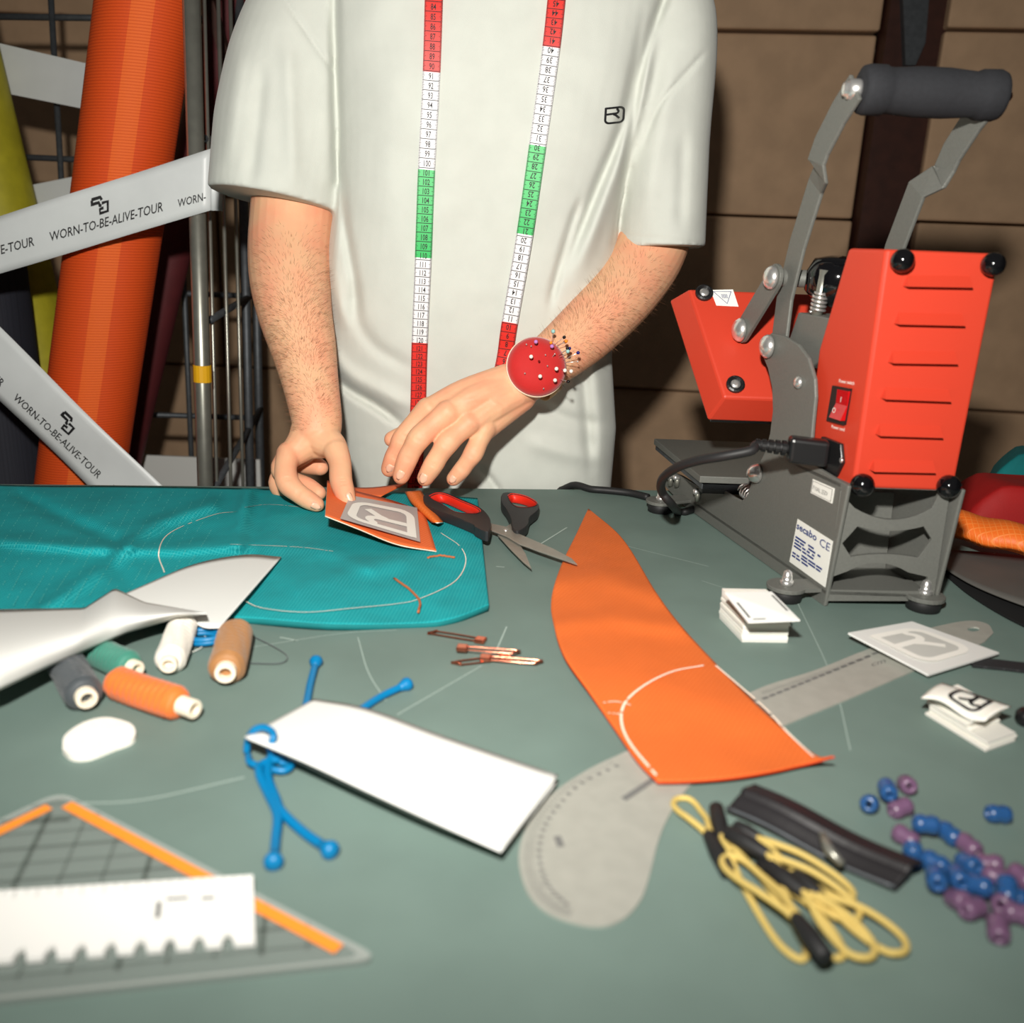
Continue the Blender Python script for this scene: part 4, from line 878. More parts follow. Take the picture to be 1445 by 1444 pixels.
D3 += .0012*np.sin(pp[:, 0]*.05+np.sin(pp[:, 1]*.02)*2)*np.sin(pp[:, 1]*.013+1)
A3 = A3-view*(D3*facing)[:, None]
sh_ = mk('t_shirt', A3, F3, 'shirt', per, smooth=True, label='off-white cotton t-shirt')
sbvh = BVHTree.FromPolygons([tuple(v) for v in A3], F3)
# chest badge
mb = MB()
c0 = (851, 152)
def chest(u, v):
    x = 852+29*u+ (1.5*v); y = 176-24*v-3*u
    p, n = hit(sbvh, x, y); 
    if p is None: p = Yd(x, y, 1.11)
    return p-nrm(p-CAMP)*.0016
for V2, F2 in logo2d(.11): mb.add([chest(*v) for v in V2], F2)
mb.build('chest_badge', 'ink_black', sh_)
# trousers and shoes
tr = MB(); hipc = np.array([-.045, 1.29])
tr.add(*eloft([((hipc[0], hipc[1], .02), .155, .10), ((hipc[0], hipc[1], -.06), .165, .105), ((hipc[0], hipc[1], -.14), .17, .11), ((hipc[0], hipc[1], -.2), .15, .10)], 40))
for s in (-1, 1): tr.add(*eloft([((hipc[0]+s*.085, hipc[1], -.10), .085, .10), ((hipc[0]+s*.09, hipc[1], -.3), .085, .092), ((hipc[0]+s*.10, hipc[1]-.01, -.45), .07, .078), ((hipc[0]+s*.105, hipc[1], -.65), .062, .07), ((hipc[0]+s*.105, hipc[1]+.01, -.83), .055, .062)], 28))
A4, F4 = remesh(tr.V, tr.F, .008, 4); mk('trousers', A4, F4, 'trousers', per, smooth=True)
for s in (-1, 1):
    sb = MB(); sb.add(*chain([(np.array([hipc[0]+s*.107, hipc[1]+.055, -.855]), .042), (np.array([hipc[0]+s*.11, hipc[1]-.02, -.855]), .043), (np.array([hipc[0]+s*.118, hipc[1]-.12, -.865]), .040), (np.array([hipc[0]+s*.122, hipc[1]-.17, -.872]), .028)], 6)); sb.add(*chain([(np.array([hipc[0]+s*.107, hipc[1]+.01, -.86]), .045), (np.array([hipc[0]+s*.106, hipc[1]+.012, -.79]), .044)], 4))
    A5, F5 = remesh(sb.V, sb.F, .006, 4); A5[:, 2] = np.maximum(A5[:, 2], -.9); mk('shoe', A5, F5, 'shoe', per, smooth=True)
# ------------------------------------------------------------------ measuring tape round the neck
def drape(pts, n, off=.004, dmin=None):
    P = interp(pts, n); out = []
    for (x, y) in P:
        p, _ = hit(sbvh, x, y); out.append(p[1] if p is not None else np.nan)
    out = np.array(out); ok = ~np.isnan(out); out = np.interp(np.arange(n), np.arange(n)[ok], out[ok])
    k = 7; sm = np.array([out[max(0, i-k):i+k+1].min() for i in range(n)]); sm = np.array([sm[max(0, i-k):i+k+1].mean() for i in range(n)])-off
    return np.array([Yd(P[i][0], P[i][1], sm[i]) for i in range(n)])
tp = node('measuring_tape', (-.03, 1.12, .1), 'red white and green printed measuring tape hanging round the neck', 'measuring tape')
def strand(px, wpx, cm_first, cm_step, marks, colf, flip):
    n = 160; C = drape(px, n); tw = .0098
    pr_ = proj(C); V = []; 
    # tape centimetre at each sample, from picture rows of known marks
    my, mc = zip(*marks); cm = np.interp(pr_[:, 1], my, mc)
    for i in range(n):
        t = nrm(C[min(i+1, n-1)]-C[max(i-1, 0)]); s = nrm(np.cross(t, C[i]-CAMP)); s = s if s[0] > 0 else -s
        V += [C[i]-s*tw, C[i]+s*tw]
    Fc = []; M = []
    for i in range(n-1):
        Fc.append((2*i, 2*i+1, 2*i+3, 2*i+2)); M.append(colf((cm[i]+cm[i+1])/2))
    o = mk('tape_band', V, Fc, ['tape_white', 'tape_red', 'tape_green'], tp, midx=M); mod_solid(o, .0005, 0)
    S = np.array(V).reshape(-1, 2, 3)
    def at(c, u):                             # centimetre, -1..1 across
        i = np.interp(c, *( (cm, np.arange(n)) if cm[-1] > cm[0] else (cm[::-1], np.arange(n)[::-1]))); k = int(min(max(i, 0), n-2)); f = i-k
        a = S[k]*(1-f)+S[k+1]*f; p = a[0]*(1-u)/2+a[1]*(1+u)/2; return p-nrm(p-CAMP)*.0009
    lo, hi = int(math.ceil(min(cm[0], cm[-1]))), int(math.floor(max(cm[0], cm[-1])))
    tick = MB(); num = MB(); sg = 1 if cm[-1] > cm[0] else -1
    for c in range(lo, hi+1):
        for (u0, u1, h) in ((-.98, .98, .035),): tick.add([at(c+.5*0-h, u0), at(c-h, u1), at(c+h, u1), at(c+h, u0)], [(0, 1, 2, 3)])
        for k in range(1, 10):
            l = .30 if k == 5 else .18
            for e in (-1, 1): tick.add([at(c+k*.1-.02, e), at(c+k*.1-.02, e*(1-l)), at(c+k*.1+.02, e*(1-l)), at(c+k*.1+.02, e)], [(0, 1, 2, 3)])
        V2, F2 = textmesh(str(c), .012); x = V2[:, 0]; w = max(x.max()-x.min(), .3); sc = .62/.7
        if flip: W = [at(c-.14-v[1]*sc, -v[0]*1.15*.62) for v in V2]
        else: W = [at(c-.16-v[1]*sc, v[0]*.82*.62*1.2) for v in V2]
        num.add(W, F2)
    tick.build('tick_marks', 'ink_black', tp, kind='stuff'); num.build('printed_numbers', 'ink_black', tp, kind='stuff')
def col1(c): return 1 if (c <= 90 or c > 120) else (2 if 100 < c <= 110 else 0)
def col2(c): return 1 if (c > 40 or c <= 10) else (2 if 20 < c <= 30 else 0)
strand([(616, -112), (613, -40), (609, 100), (602, 237), (597, 367), (592, 486), (590, 570), (587, 640), (585, 705)], 25, 0, 1, [(-112, 75.5), (2, 83), (100, 90), (237, 100), (367, 110), (486, 120), (580, 128.6), (705, 140)], col1, False)
strand([(797, -112), (789, -40), (778, 65), (759, 203), (740, 334), (719, 457), (712, 505), (700, 560), (690, 610)], 25, 0, 1, [(-112, 53.5), (65, 40), (203, 30), (334, 20), (457, 10), (505, 6), (560, 1.5), (610, -2)][0:7], col2, True)
# loop behind the neck
n0 = Yd(616, -112, 1.165); n1 = Yd(797, -112, 1.165)
C = catmull([n0, [-.092, 1.24, .705], [-.075, 1.31, .73], [-.01, 1.345, .735], [.055, 1.31, .73], [.075, 1.24, .705], n1], 40); V = []
for i in range(40):
    t = nrm(C[min(i+1, 39)]-C[max(i-1, 0)]); s = np.array([0, 0, 1.0]) if 6 < i < 33 else nrm(np.cross(t, [0, 1, .2])); V += [C[i]-s*.0098, C[i]+s*.0098]
o = mk('neck_loop', V, [(2*i, 2*i+1, 2*i+3, 2*i+2) for i in range(39)], 'tape_white', tp); mod_solid(o, .0005, 0)

# ------------------------------------------------------------------ wrist pincushion and pins
pc = Yd(757, 518, 1.062); rdir = nrm(pc-CAMP); rt = nrm(np.cross(rdir, zdir)); upc = np.cross(rt, rdir)
pn = nrm(-rdir+rt*.22+upc*.26); pcr = R(43.5, pc)
cu_ = node('wrist_pincushion', pc, 'round red wrist pincushion full of pins on the right forearm in view', 'pincushion')
V, Fc = lathe(pc-pn*.010, pn, [(0, pcr*.90), (.001, pcr*.97), (.006, pcr*.985), (.0095, pcr*1.0), (.0105, pcr*.98)], 48); mk('base_cup', V, Fc, 'cream_plastic', cu_, smooth=True)
V, Fc = lathe(pc, pn, [(-.002, pcr*.97), (0, pcr*.975), (.005, pcr*.96), (.011, pcr*.85), (.0155, pcr*.63), (.018, pcr*.35), (.0185, pcr*.05)], 48); cs = mk('cushion', V, Fc, 'cushion', cu_, smooth=True); cs_v = V; cs_f = Fc
# strap round the wrist
fa = nrm(Yd(700, 565, 1.07)-Yd(815, 478, 1.13)); wc = Yd(757, 525, 1.096); V = []; sa, sb_ = frame(fa, (0, 0, 1)); rw = R(41, wc)
for k in range(40):
    th = 2*math.pi*k/40
    for w in (-.009, .009): V.append(wc+fa*w+rw*(sa*math.cos(th)+sb_*math.sin(th)))
o = mk('wrist_strap', V, [(2*k, 2*k+1, (2*k+3) % 80, (2*k+2) % 80) for k in range(40)], 'elastic', cu_, smooth=True); mod_solid(o, .0015, 0)
cb_ = BVHTree.FromPolygons([tuple(v) for v in cs_v], cs_f)
def z6(x, y): return 700+x/9.03, 450+y/9.03
pins = [('white', 447, 482, 447, 520, 3), ('white', 562, 733, 562, 765, 3), ('white', 752, 783, 740, 815, 3), ('white', 770, 637, 742, 655, 3), ('white', 878, 658, 830, 640, 3), ('white', 957, 668, 885, 655, 3),
        ('lilac', 508, 293, 515, 330, 3), ('lilac', 713, 350, 705, 372, 3), ('orange', 700, 305, 690, 340, 2.4), ('orange', 893, 285, 770, 360, 2.6), ('aqua', 728, 160, 712, 300, 3.2), ('aqua', 915, 415, 800, 500, 3),
        ('black', 868, 235, 745, 330, 2.6), ('black', 910, 375, 790, 470, 2.6), ('black', 918, 800, 810, 770, 2.6), ('blue', 935, 378, 820, 450, 2.6), ('blue', 1045, 432, 850, 530, 2.6),
        ('steel', 388, 327, 395, 345, 1.2), ('steel', 448, 350, 455, 362, 1.2), ('steel', 630, 460, 632, 475, 1.2), ('steel', 748, 450, 715, 490, 1.3), ('steel', 655, 600, 658, 618, 1.2), ('steel', 367, 695, 370, 715, 1.2), ('steel', 605, 890, 612, 905, 1.2), ('steel', 1040, 545, 870, 560, 1.4), ('red', 548, 540, 546, 555, 1.8)]
tint = {'white': ('white ball-headed', 'pin_white'), 'lilac': ('lilac ball-headed', 'pin_lilac'), 'orange': ('orange ball-headed', 'pin_orange'), 'aqua': ('pale aqua ball-headed', 'pin_aqua'), 'black': ('black ball-headed', 'pin_black'), 'blue': ('dark blue ball-headed', 'pin_blue'), 'steel': ('plain tiny steel-headed', 'chrome'), 'red': ('dark red headed', 'pin_red')}
ordn_ = ['leftmost', 'second from the left', 'third from the left', 'fourth from the left', 'fifth from the left', 'sixth from the left', 'seventh from the left', 'rightmost']
order = {c: sorted(q[1] for q in pins if q[0] == c) for c in tint}
for (c, hx2, hy2, bx, by, rp2) in pins:
    b, bn = hit(cb_, *z6(bx, by))
    if b is None: continue
    L = .008 if c in ('steel', 'red') else .016
    r_ = ray(*z6(hx2, hy2)); # head: on its sight line, about L above the cushion
    h_ = CAMP+r_*(np.dot(b+pn*L*.75-CAMP, rdir)/np.dot(r_, rdir))
    mb = MB(); dirn = nrm(h_-b); mb.add(*tube([b-dirn*.006, h_], .00035, 6), 0)
    rr = R(rp2, h_); mb.add(*lathe(h_-dirn*rr, dirn, [(0, rr*.1), (rr*.3, rr*.72), (rr, rr), (rr*1.7, rr*.72), (rr*2, rr*.1)], 10), 1)
    mb.build('dressmaking_pin', ['chrome', tint[c][1]], None, smooth=True, label=('%s pin in the wrist pincushion' % tint[c][0])+('' if len(order[c]) < 2 else ', %s of its kind' % ('rightmost' if hx2 == order[c][-1] else ordn_[order[c].index(hx2)])), cat='pin', group='%s pins in the pincushion' % tint[c][0])
# ------------------------------------------------------------------ things on the table
def lin(pts, t):                              # piecewise linear by arc length
    P = np.array(pts, float); s = np.concatenate([[0], np.cumsum(np.hypot(*np.diff(P, axis=0).T))]); s /= s[-1]
    return np.array([np.interp(t, s, P[:, 0]), np.interp(t, s, P[:, 1])])
def sheet(name, top, bot, zf, mat_, nu=60, nv=24, th=.001, parent=None, smooth=True, rim=None, top_smooth=True, warp=None, **k):
    tp_ = interp(top, nu) if top_smooth else None; bp_ = interp(bot, nu) if top_smooth else None
    def fn(u, v):
        if top_smooth: i = u*(nu-1); a = tp_[int(round(i))]; b = bp_[int(round(i))]
        else: a = lin(top, u); b = lin(bot, u)
        p = a*(1-v)+b*v
        if warp: p = p+np.array(warp(u, v))
        return T(p[0], p[1], zf(p[0], p[1], u, v))
    V, Fc = grid(nu, nv, fn); o = mk(name, V, Fc, [mat_, rim] if rim else mat_, parent, smooth=smooth, **k)
    m = o.modifiers.new('solid', 'SOLIDIFY'); m.thickness = th; m.offset = -1 
    # make sure the surface normal points up so that the thickness goes down
    if o.data.polygons[len(o.data.polygons)//2].normal.z < 0:
        bm = bmesh.new(); bm.from_mesh(o.data); bmesh.ops.reverse_faces(bm, faces=bm.faces); bm.to_mesh(o.data); bm.free()
        if smooth: o.data.polygons.foreach_set('use_smooth', [True]*len(o.data.polygons))
    if rim: m.material_offset_rim = 1
    return o
def band(name, pts, w, zf, mat_, parent, n=40, dash=None, **k):    # thin drawn line lying on a surface
    P = interp(pts, n); W = np.array([T(p[0], p[1], zf(p[0], p[1])) for p in P]); V = []; Fc = []
    for i in range(n):
        t = W[min(i+1, n-1)]-W[max(i-1, 0)]; s = nrm([-t[1], t[0], 0])*w/2; V += [W[i]-s, W[i]+s]
    for i in range(n-1):
        if dash is None or rng.random() > dash: Fc.append((2*i, 2*i+1, 2*i+3, 2*i+2))
    return mk(name, V, Fc, mat_, parent, **k)
def bumpline(px, py, pts, amp, w):
    P = np.array(pts, float); best = 1e9
    for i in range(len(P)-1):
        a, b = P[i], P[i+1]; ab = b-a; t = min(1, max(0, ((px-a[0])*ab[0]+(py-a[1])*ab[1])/(ab@ab))); c = a+ab*t; best = min(best, math.hypot(px-c[0], py-c[1]))
    return amp*math.exp(-(best/w)**2)
# teal cloth
def zteal(px, py, u=0, v=0):
    z = .0085+.0018*math.sin(px*.021+py*.013)*math.sin(py*.03+1)
    z += bumpline(px, py, [(352, 686), (344, 720), (336, 758)], .009*min(1, max(0, (775-py)/60)), 9)+bumpline(px, py, [(372, 690), (362, 740), (350, 800)], -.004, 14)
    z += bumpline(px, py, [(340, 768), (250, 775), (120, 772), (0, 762)], .006, 9)+bumpline(px, py, [(180, 765), (230, 735), (300, 712)], .007, 9)+bumpline(px, py, [(30, 700), (90, 730), (170, 766)], -.005, 9)+bumpline(px, py, [(60, 860), (150, 800), (185, 770)], .005, 9)+bumpline(px, py, [(330, 770), (450, 772), (520, 800)], .003, 10)
    z += bumpline(px, py, [(150, 790), (190, 830), (220, 880)], -.004, 14)+bumpline(px, py, [(420, 830), (520, 800), (560, 790)], .003, 14)
    return z
teal_top = [(-160, 672), (0, 684), (180, 686), (345, 689), (470, 692), (580, 696), (674, 703)]
teal_bot = [(-160, 860), (0, 862), (180, 868), (340, 872), (470, 881), (590, 880), (640, 873), (690, 854)]
tc_ = sheet('teal_cloth', teal_top, teal_bot, lambda x, y, u, v: max(.004, zteal(x, y)-(.003*v**6)), 'teal', 150, 60, .006, rim='teal_plain', label='large teal ripstop cloth spread over the far left of the table', cat='cloth')
ZS = lambda x, y: zteal(x, y)+.0006
mb = MB()
for x0 in np.arange(-150, 345, 16.5):         # dashed ripstop threads running slantwise over the cloth
    n = 46; prev = None
    for i in range(n):
        y0 = 694+i*3.6; xx = x0-(y0-694)*.59+1.5*math.sin(y0*.05+x0)
        if xx > 318-(y0-694)*.2 or rng.random() < .35 or y0 > 855: continue
        a = T(xx, y0, ZS(xx, y0)); b = T(xx-1.2, y0+2.1, ZS(xx-1.2, y0+2.1)); s_ = np.array([.00022, 0, 0]); mb.add([a-s_, a+s_, b+s_, b-s_], [(0, 1, 2, 3)])
mb.build('ripstop_thread', 'teal_thread', tc_, kind='stuff')
def ZT(x, y): return zteal(x, y)+.0008
for pts, w, m, nm in (([(232, 808), (224, 780), (240, 752), (300, 727), (335, 722)], .0009, 'chalk', 'chalk_line'), ([(345, 716), (380, 712), (430, 716)], .0007, 'chalk', 'chalk_line'), ([(622, 752), (650, 772), (657, 795), (640, 822), (592, 845), (560, 852), (500, 858), (430, 864), (370, 858), (345, 848)], .0008, 'chalk', 'chalk_line'), ([(325, 768), (420, 772), (470, 778)], .0007, 'chalk', 'chalk_line')):
    band(nm, pts, w, ZT, m, tc_, 50, .06)
for pts, lb in (([(556, 816), (578, 832), (592, 848), (590, 864)], 'short rust-brown thread scrap curving on the teal cloth'), ([(603, 787), (622, 784), (642, 787)], 'short rust-brown thread scrap under the corner of the orange patch')):
    P = [T(p[0], p[1], zteal(*p)+.001) for p in interp(pts, 20)]; V, Fc = tube(np.array(P)+rng.normal(0, .0002, (20, 3)), .0011, 6); mk('thread_scrap', V, Fc, 'thread_brown', smooth=True, label=lb, cat='thread')
# paper pattern pieces at the left
def zpa(x, y, u, v): return max(.0125+.004*(1-u)*math.sin(v*3)+.004*u*(1-v), zteal(x, y)+.003 if y < 872 else 0)
sheet('paper_pattern', [(397, 786), (345, 783), (275, 796), (205, 825), (110, 868)], [(309, 886), (287, 885), (262, 874), (215, 872), (120, 884)], zpa, 'paper', 40, 16, .0007, label='pointed white paper pattern piece lying on the teal cloth', cat='paper')
def zpb(x, y, u, v): return .016+.030*math.sin(math.pi*min(1, v*.9+.05))*(1-.55*u)+.010*v*(1-u)
sheet('paper_pattern', [(-150, 862), (0, 860), (119, 858), (162, 830), (204, 850), (291, 865)], [(-150, 1030), (0, 974), (69, 941), (180, 893), (249, 873), (291, 867)], zpb, 'paper', 70, 20, .0007, top_smooth=False, label='curled white paper pattern sheet at the left edge over the spools', cat='paper')
# thread spools
def spool(near, far, rpx, m, label, Lext=0.0):
    p = T(*near); r = R(rpx, p); a = T(near[0], near[1], r); b = T(far[0], far[1], r); ax = nrm(b-a); L = np.linalg.norm(b-a)
    rn = node('thread_spool', (a+b)/2*np.array([1, 1, 0]), label, 'thread spool', 'thread spools beside the paper pattern')
    n = 70; seg = 40; A_, B_ = frame(ax); V = []; Fc = []
    for i in range(n+1):
        t = i/n; e = min(1, min(t, 1-t)*14); pr2 = r*(.62+.38*math.sqrt(e)) if e < 1 else r
        for k in range(seg):
            th = 2*math.pi*k/seg; w = 1+.045*math.sin(th*1+t*2*math.pi*5.5)*math.copysign(1, math.sin(th*2-t*40))+.006*math.sin(t*230+th*2)
            V.append(a+ax*L*t+pr2*w*.985*(A_*math.cos(th)+B_*math.sin(th)))
    for i in range(n):
        for k in range(seg): l = (k+1) % seg; Fc.append((i*seg+k, i*seg+l, (i+1)*seg+l, (i+1)*seg+k))
    Fc += [tuple(range(seg))[::-1], tuple(range(n*seg, (n+1)*seg))]
    mk('wound_thread', V, Fc, m, rn, smooth=True)
    rc = r*.56; ri = r*.34
    prof = [(0, ri), (0, rc*.96), (.0006, rc), (L+.012+Lext, rc), (L+.012+Lext, ri), (L*.5, ri*.98)]
    V, Fc = lathe(a-ax*(.006+Lext), ax, prof[:-1]+[(.004, ri), (.004, .0001)][:0], 28)
    # open tube: outer wall, end rings and inner wall
    V = []; Fc = []; rings = [(0, ri), (0, rc*.95), (.0006, rc), (L+.0055+Lext, rc), (L+.0055+Lext, ri), (.0, ri)]
    for (h, q) in rings:
        for k in range(28): th = 2*math.pi*k/28; V.append(a-ax*(.006+Lext)+ax*h+q*(A_*math.cos(th)+B_*math.sin(th)))
    for i in range(len(rings)-1):
        for k in range(28): l = (k+1) % 28; Fc.append((i*28+k, i*28+l, (i+1)*28+l, (i+1)*28+k))
    mk('core_tube', V, Fc, 'spool_core', rn, smooth=False)
    V, Fc = lathe(a+ax*.002, ax, [(0, ri*1.02), (.001, ri*1.02)], 20); mk('core_plug', V, Fc, 'spool_hole', rn)
spool((239, 934), (259, 882), 21, 'thread_white', 'cream white thread spool next to the brown one')
spool((319, 946), (333, 892), 25, 'thread_tan', 'tan brown thread spool, rightmost of the spools')
spool((120, 982), (92, 936), 25, 'thread_grey', 'charcoal grey thread spool half under the curled paper')
spool((186, 942), (128, 916), 21, 'thread_green', 'green thread spool behind the orange spool')
spool((256, 995), (160, 962), 23.5, 'thread_orange', 'orange thread spool lying crosswise in front', .006)
for pts, m, lb in (([(262, 872), (280, 880), (289, 895), (286, 912), (268, 922)], 'chalk_white', 'loose white thread end curling beside the cream spool'), ([(350, 895), (385, 912), (405, 926), (395, 936), (350, 936)], 'thread_grey', 'loose dark thread curling on the table right of the brown spool')):
    P = [T(p[0], p[1], .002) for p in interp(pts, 30)]; V, Fc = tube(P, .00035, 5); mk('loose_thread', V, Fc, m, smooth=True, label=lb, cat='thread')
# small coiled blue cord behind the white spool
P = []
for t in np.linspace(0, 1, 70): th = t*2*math.pi*2.3; P.append(T(288, 903, .003)+np.array([.015*math.cos(th), .011*math.sin(th), .006*t]))
V, Fc = tube(P, .0024, 8); mk('blue_cord_coil', V, Fc, 'blue_cord', smooth=True, label='small coil of blue cord behind the cream spool', cat='cord')
# tailor's chalk
P = interp([(88, 1056), (91, 1038), (116, 1020), (148, 1012), (178, 1018), (190, 1027), (188, 1041), (160, 1052), (126, 1065), (100, 1065), (88, 1056)], 40)[:-1]
V, Fc = prism([T(p[0], p[1], .0045) for p in P], (0, 0, -.0045)); o = mk('tailors_chalk', V, Fc, 'chalk_white', label='white oval piece of tailor\'s chalk below the orange spool', cat='chalk'); mod_bevel(o, .0016, 3)
# blue cords with knobbed ends
def cord(pts, r, label, ends=(1, 1)):
    P = catmull([T(p[0], p[1], p[2]) for p in pts], 90); rn = node('knobbed_cord', P[0], label, 'cord', 'blue cords under the white folded paper')
    V, Fc = tube(P, r, 10); mk('cord', V, Fc, 'blue_cord', rn, smooth=True)
    for e, (a, b) in zip(ends, ((P[0], P[2]), (P[-1], P[-3]))):
        if not e: continue
        ax = nrm(a-b); V, Fc = lathe(a-ax*.007, ax, [(0, r), (.0015, r*1.15), (.004, r*1.5), (.0065, r*1.9), (.009, r*1.75), (.0105, r*1.1), (.011, r*.2)], 16); mk('knob_end', V, Fc, 'blue_cord', rn, smooth=True)
cr_ = .0027
cord([(446, 934, .004), (438, 965, .003), (432, 995, .003), (420, 1030, .003), (400, 1055, .005), (383, 1068, .006), (378, 1095, .005), (390, 1128, .004), (398, 1146, .004), (430, 1176, .003), (466, 1200, .004)], cr_, 'blue knobbed cord reaching furthest up past the top of the white folded paper')
cord([(574, 966, .004), (540, 982, .003), (512, 1000, .003), (470, 1030, .003), (420, 1062, .005), (372, 1078, .006), (366, 1092, .006), (378, 1120, .004), (391, 1150, .004), (389, 1185, .003), (386, 1216, .004)], cr_, 'blue knobbed cord ending lowest and pointing straight down the table')
P = catmull([T(348, 1062, .004), T(350, 1045, .012), T(358, 1031, .021), T(372, 1027, .024), (T(384, 1033, .024)), T(385, 1044, .022), T(380, 1056, .012), T(395, 1075, .004), T(412, 1078, .004), T(398, 1088, .004), T(356, 1078, .005), T(350, 1066, .004)], 70)
V, Fc = tube(P, .0022, 8); mk('blue_cord_loop', V, Fc, 'blue_cord', smooth=True, label='blue cord loop hooked over the left corner of the white folded paper', cat='cord')
# folded white paper
f1 = node('folded_paper', T(565, 1095), 'long folded white paper lying over the blue cords', 'paper')
ptop = [(444, 986), (519, 1000), (624, 1038), (756, 1083), (788, 1094)]; pbot = [(345, 1040), (430, 1075), (520, 1117), (620, 1163), (707, 1202)]
zup = lambda x, y, u, v: .010+.010*v*(1-u*.7)+.004*math.sin(u*3.1)
sheet('upper_leaf', ptop, pbot, zup, 'paper', 50, 14, .0008, parent=f1)
sheet('lower_leaf', [(446, 990), (520, 1004), (622, 1043), (752, 1089), (786, 1104)], [(355, 1044), (430, 1079), (520, 1121), (622, 1167), (712, 1198)], lambda x, y, u, v: .007+.007*v*(1-u*.7)+.003*math.sin(u*3.1), 'paper', 50, 14, .0008, parent=f1)
for (px, py, s) in ((562, 1071, '- -'), (683, 1092, '- -')):
    mb = MB(); V2, F2 = textmesh(s); t = (px-345)/443
    mb.add([T(px+v[0]*9, py-v[1]*7+v[0]*4, .0245-.007*t) for v in V2], F2); mb.build('printed_mark', 'ink_grey', f1)
# safety pins
def safety_pin(a, b, label, z=.0025, flip=1):
    A_ = T(a[0], a[1], z); B_ = T(b[0], b[1], z); ax = nrm(B_-A_); L = np.linalg.norm(B_-A_); sd = nrm([-ax[1]*flip, ax[0]*flip, 0]); w = .0042
    rn = node('safety_pin', A_*np.array([1, 1, 0]), label, 'safety pin', 'copper safety pins')
    path = [A_+ax*L*.93-sd*w*.7, A_+ax*L*.5-sd*w*.8, A_+ax*.006-sd*w*.8]
    for k in range(14): th = -math.pi/2-k/13*2*math.pi*1.5; path.append(A_+ax*(.004+.0028*math.sin(th)*-1*0+.0030*math.cos(th+math.pi/2)*-1)+sd*.0030*math.sin(th)+zdir*(.0016*k/13-.0008))
    path += [A_+ax*.006+sd*w*.7, A_+ax*L*.5+sd*w*.8, A_+ax*L*.94+sd*w*.7]
    V, Fc = tube(catmull(path, 90), .00062, 6); mk('wire', V, Fc, 'copper', rn, smooth=True)
    c = A_+ax*L*.95; V, Fc = box(c, ax*.0045, sd*w*1.15, zdir*.0017); o = mk('clasp', V, Fc, 'copper', rn, smooth=False); mod_bevel(o, .0014, 3)
safety_pin((604, 891), (682, 904), 'copper safety pin nearest the teal cloth, lying apart'); safety_pin((735, 921), (648, 914), 'copper safety pin on top of the small crossed pile', .0055)
safety_pin((637, 937), (716, 927), 'copper safety pin sticking out left of the crossed pile', .0025, -1); safety_pin((767, 935), (681, 928), 'copper safety pin sticking out right of the crossed pile', .004)
# orange curved fabric piece
lft = [(830, 718), (814, 752), (791, 800), (778, 846), (782, 884), (797, 928), (832, 978), (870, 1032), (900, 1074), (928, 1103)]
rgt = [(832, 719), (880, 762), (926, 836), (962, 884), (1012, 938), (1062, 988), (1110, 1032), (1152, 1066), (1176, 1067)]
def zor(x, y, u=0, v=0):
    z = .0042+.0012*math.sin(y*.05-x*.01)+bumpline(x, y, [(780, 820), (850, 812), (930, 840)], .003, 16)+bumpline(x, y, [(790, 880), (860, 872), (960, 885)], .0025, 14)
    return z+.004*max(0, (y-1040)/60)*max(0, (x-1000)/160)+.010*max(0, (x-1125)/50)**2
la, ra = interp(lft, 80), interp([rgt[0]]+rgt[1:], 80)
def zsh(x, y, u, v):
    return zor(x, y)
oc = sheet('orange_cloth_piece', lft, rgt, lambda x, y, u, v: zsh(x, y, u, v), 'orange_cloth', 90, 40, .0016, rim='orange_edge', warp=lambda u, v: (0, 52*max(0, u-.8)*5*v*(1-v)*.75), label='curved wedge of orange fabric lying across the metal ruler', cat='cloth')
ZO = lambda x, y: zor(x, y)+.0007
band('chalk_line', [(993, 939), (948, 948), (908, 968), (882, 992), (877, 1019), (890, 1050), (926, 1094)], .0016, ZO, 'chalk', oc, 70, .05)
band('chalk_line', [(1010, 939), (1077, 997), (1112, 1034), (1148, 1068)], .0016, ZO, 'chalk', oc, 50, .05)
for pts in ([(890, 995), (870, 990), (848, 992)], [(878, 1008), (858, 1006)]): band('chalk_smudge', pts, .001, ZO, 'chalk', oc, 14, .25)
# curved metal ruler
top_e = [(930, 1040), (1000, 1010), (1070, 972), (1150, 946), (1215, 920), (1290, 893), (1340, 880), (1372, 876), (1394, 881), (1402, 893)]
blob = [(1390, 905), (1360, 920), (1300, 942), (1200, 985), (1110, 1022), (1050, 1052), (1000, 1085), (968, 1115), (942, 1155), (928, 1190), (918, 1230), (905, 1268), (880, 1296), (845, 1307), (800, 1299), (765, 1282), (742, 1254), (732, 1208), (745, 1164), (780, 1120), (830, 1086), (880, 1062)]
P = [tuple(p) for p in np.vstack([interp(top_e, 40), interp(blob, 90)])]
hole = [(1374+9*math.cos(t), 888+3.2*math.sin(t)) for t in np.linspace(0, 2*math.pi, 12, endpoint=False)]
V, Fc = prism_holes([T(p[0], p[1], .0013) for p in P], [[T(p[0], p[1], .0013) for p in hole]], (0, 0, -.0013))
ru = mk('curved_ruler', V, Fc, 'alu', label='curved metal tailoring ruler with a rounded paddle end', cat='ruler')
tk = MB()
def tickq(p, q, w):
    a = T(p[0], p[1], .0016); b = T(q[0], q[1], .0016); t = nrm(b-a); s = nrm([-t[1], t[0], 0])*w/2; tk.add([a-s, a+s, b+s, b-s], [(0, 1, 2, 3)])
for p in interp([(1080, 985), (1130, 965), (1180, 945), (1235, 922)], 16): tickq((p[0]-4, p[1]+1.5), (p[0]+4, p[1]-1.5), .0026)
E1 = interp([(870, 1080), (820, 1105), (785, 1140), (765, 1175), (762, 1215), (775, 1250), (800, 1275)], 26)
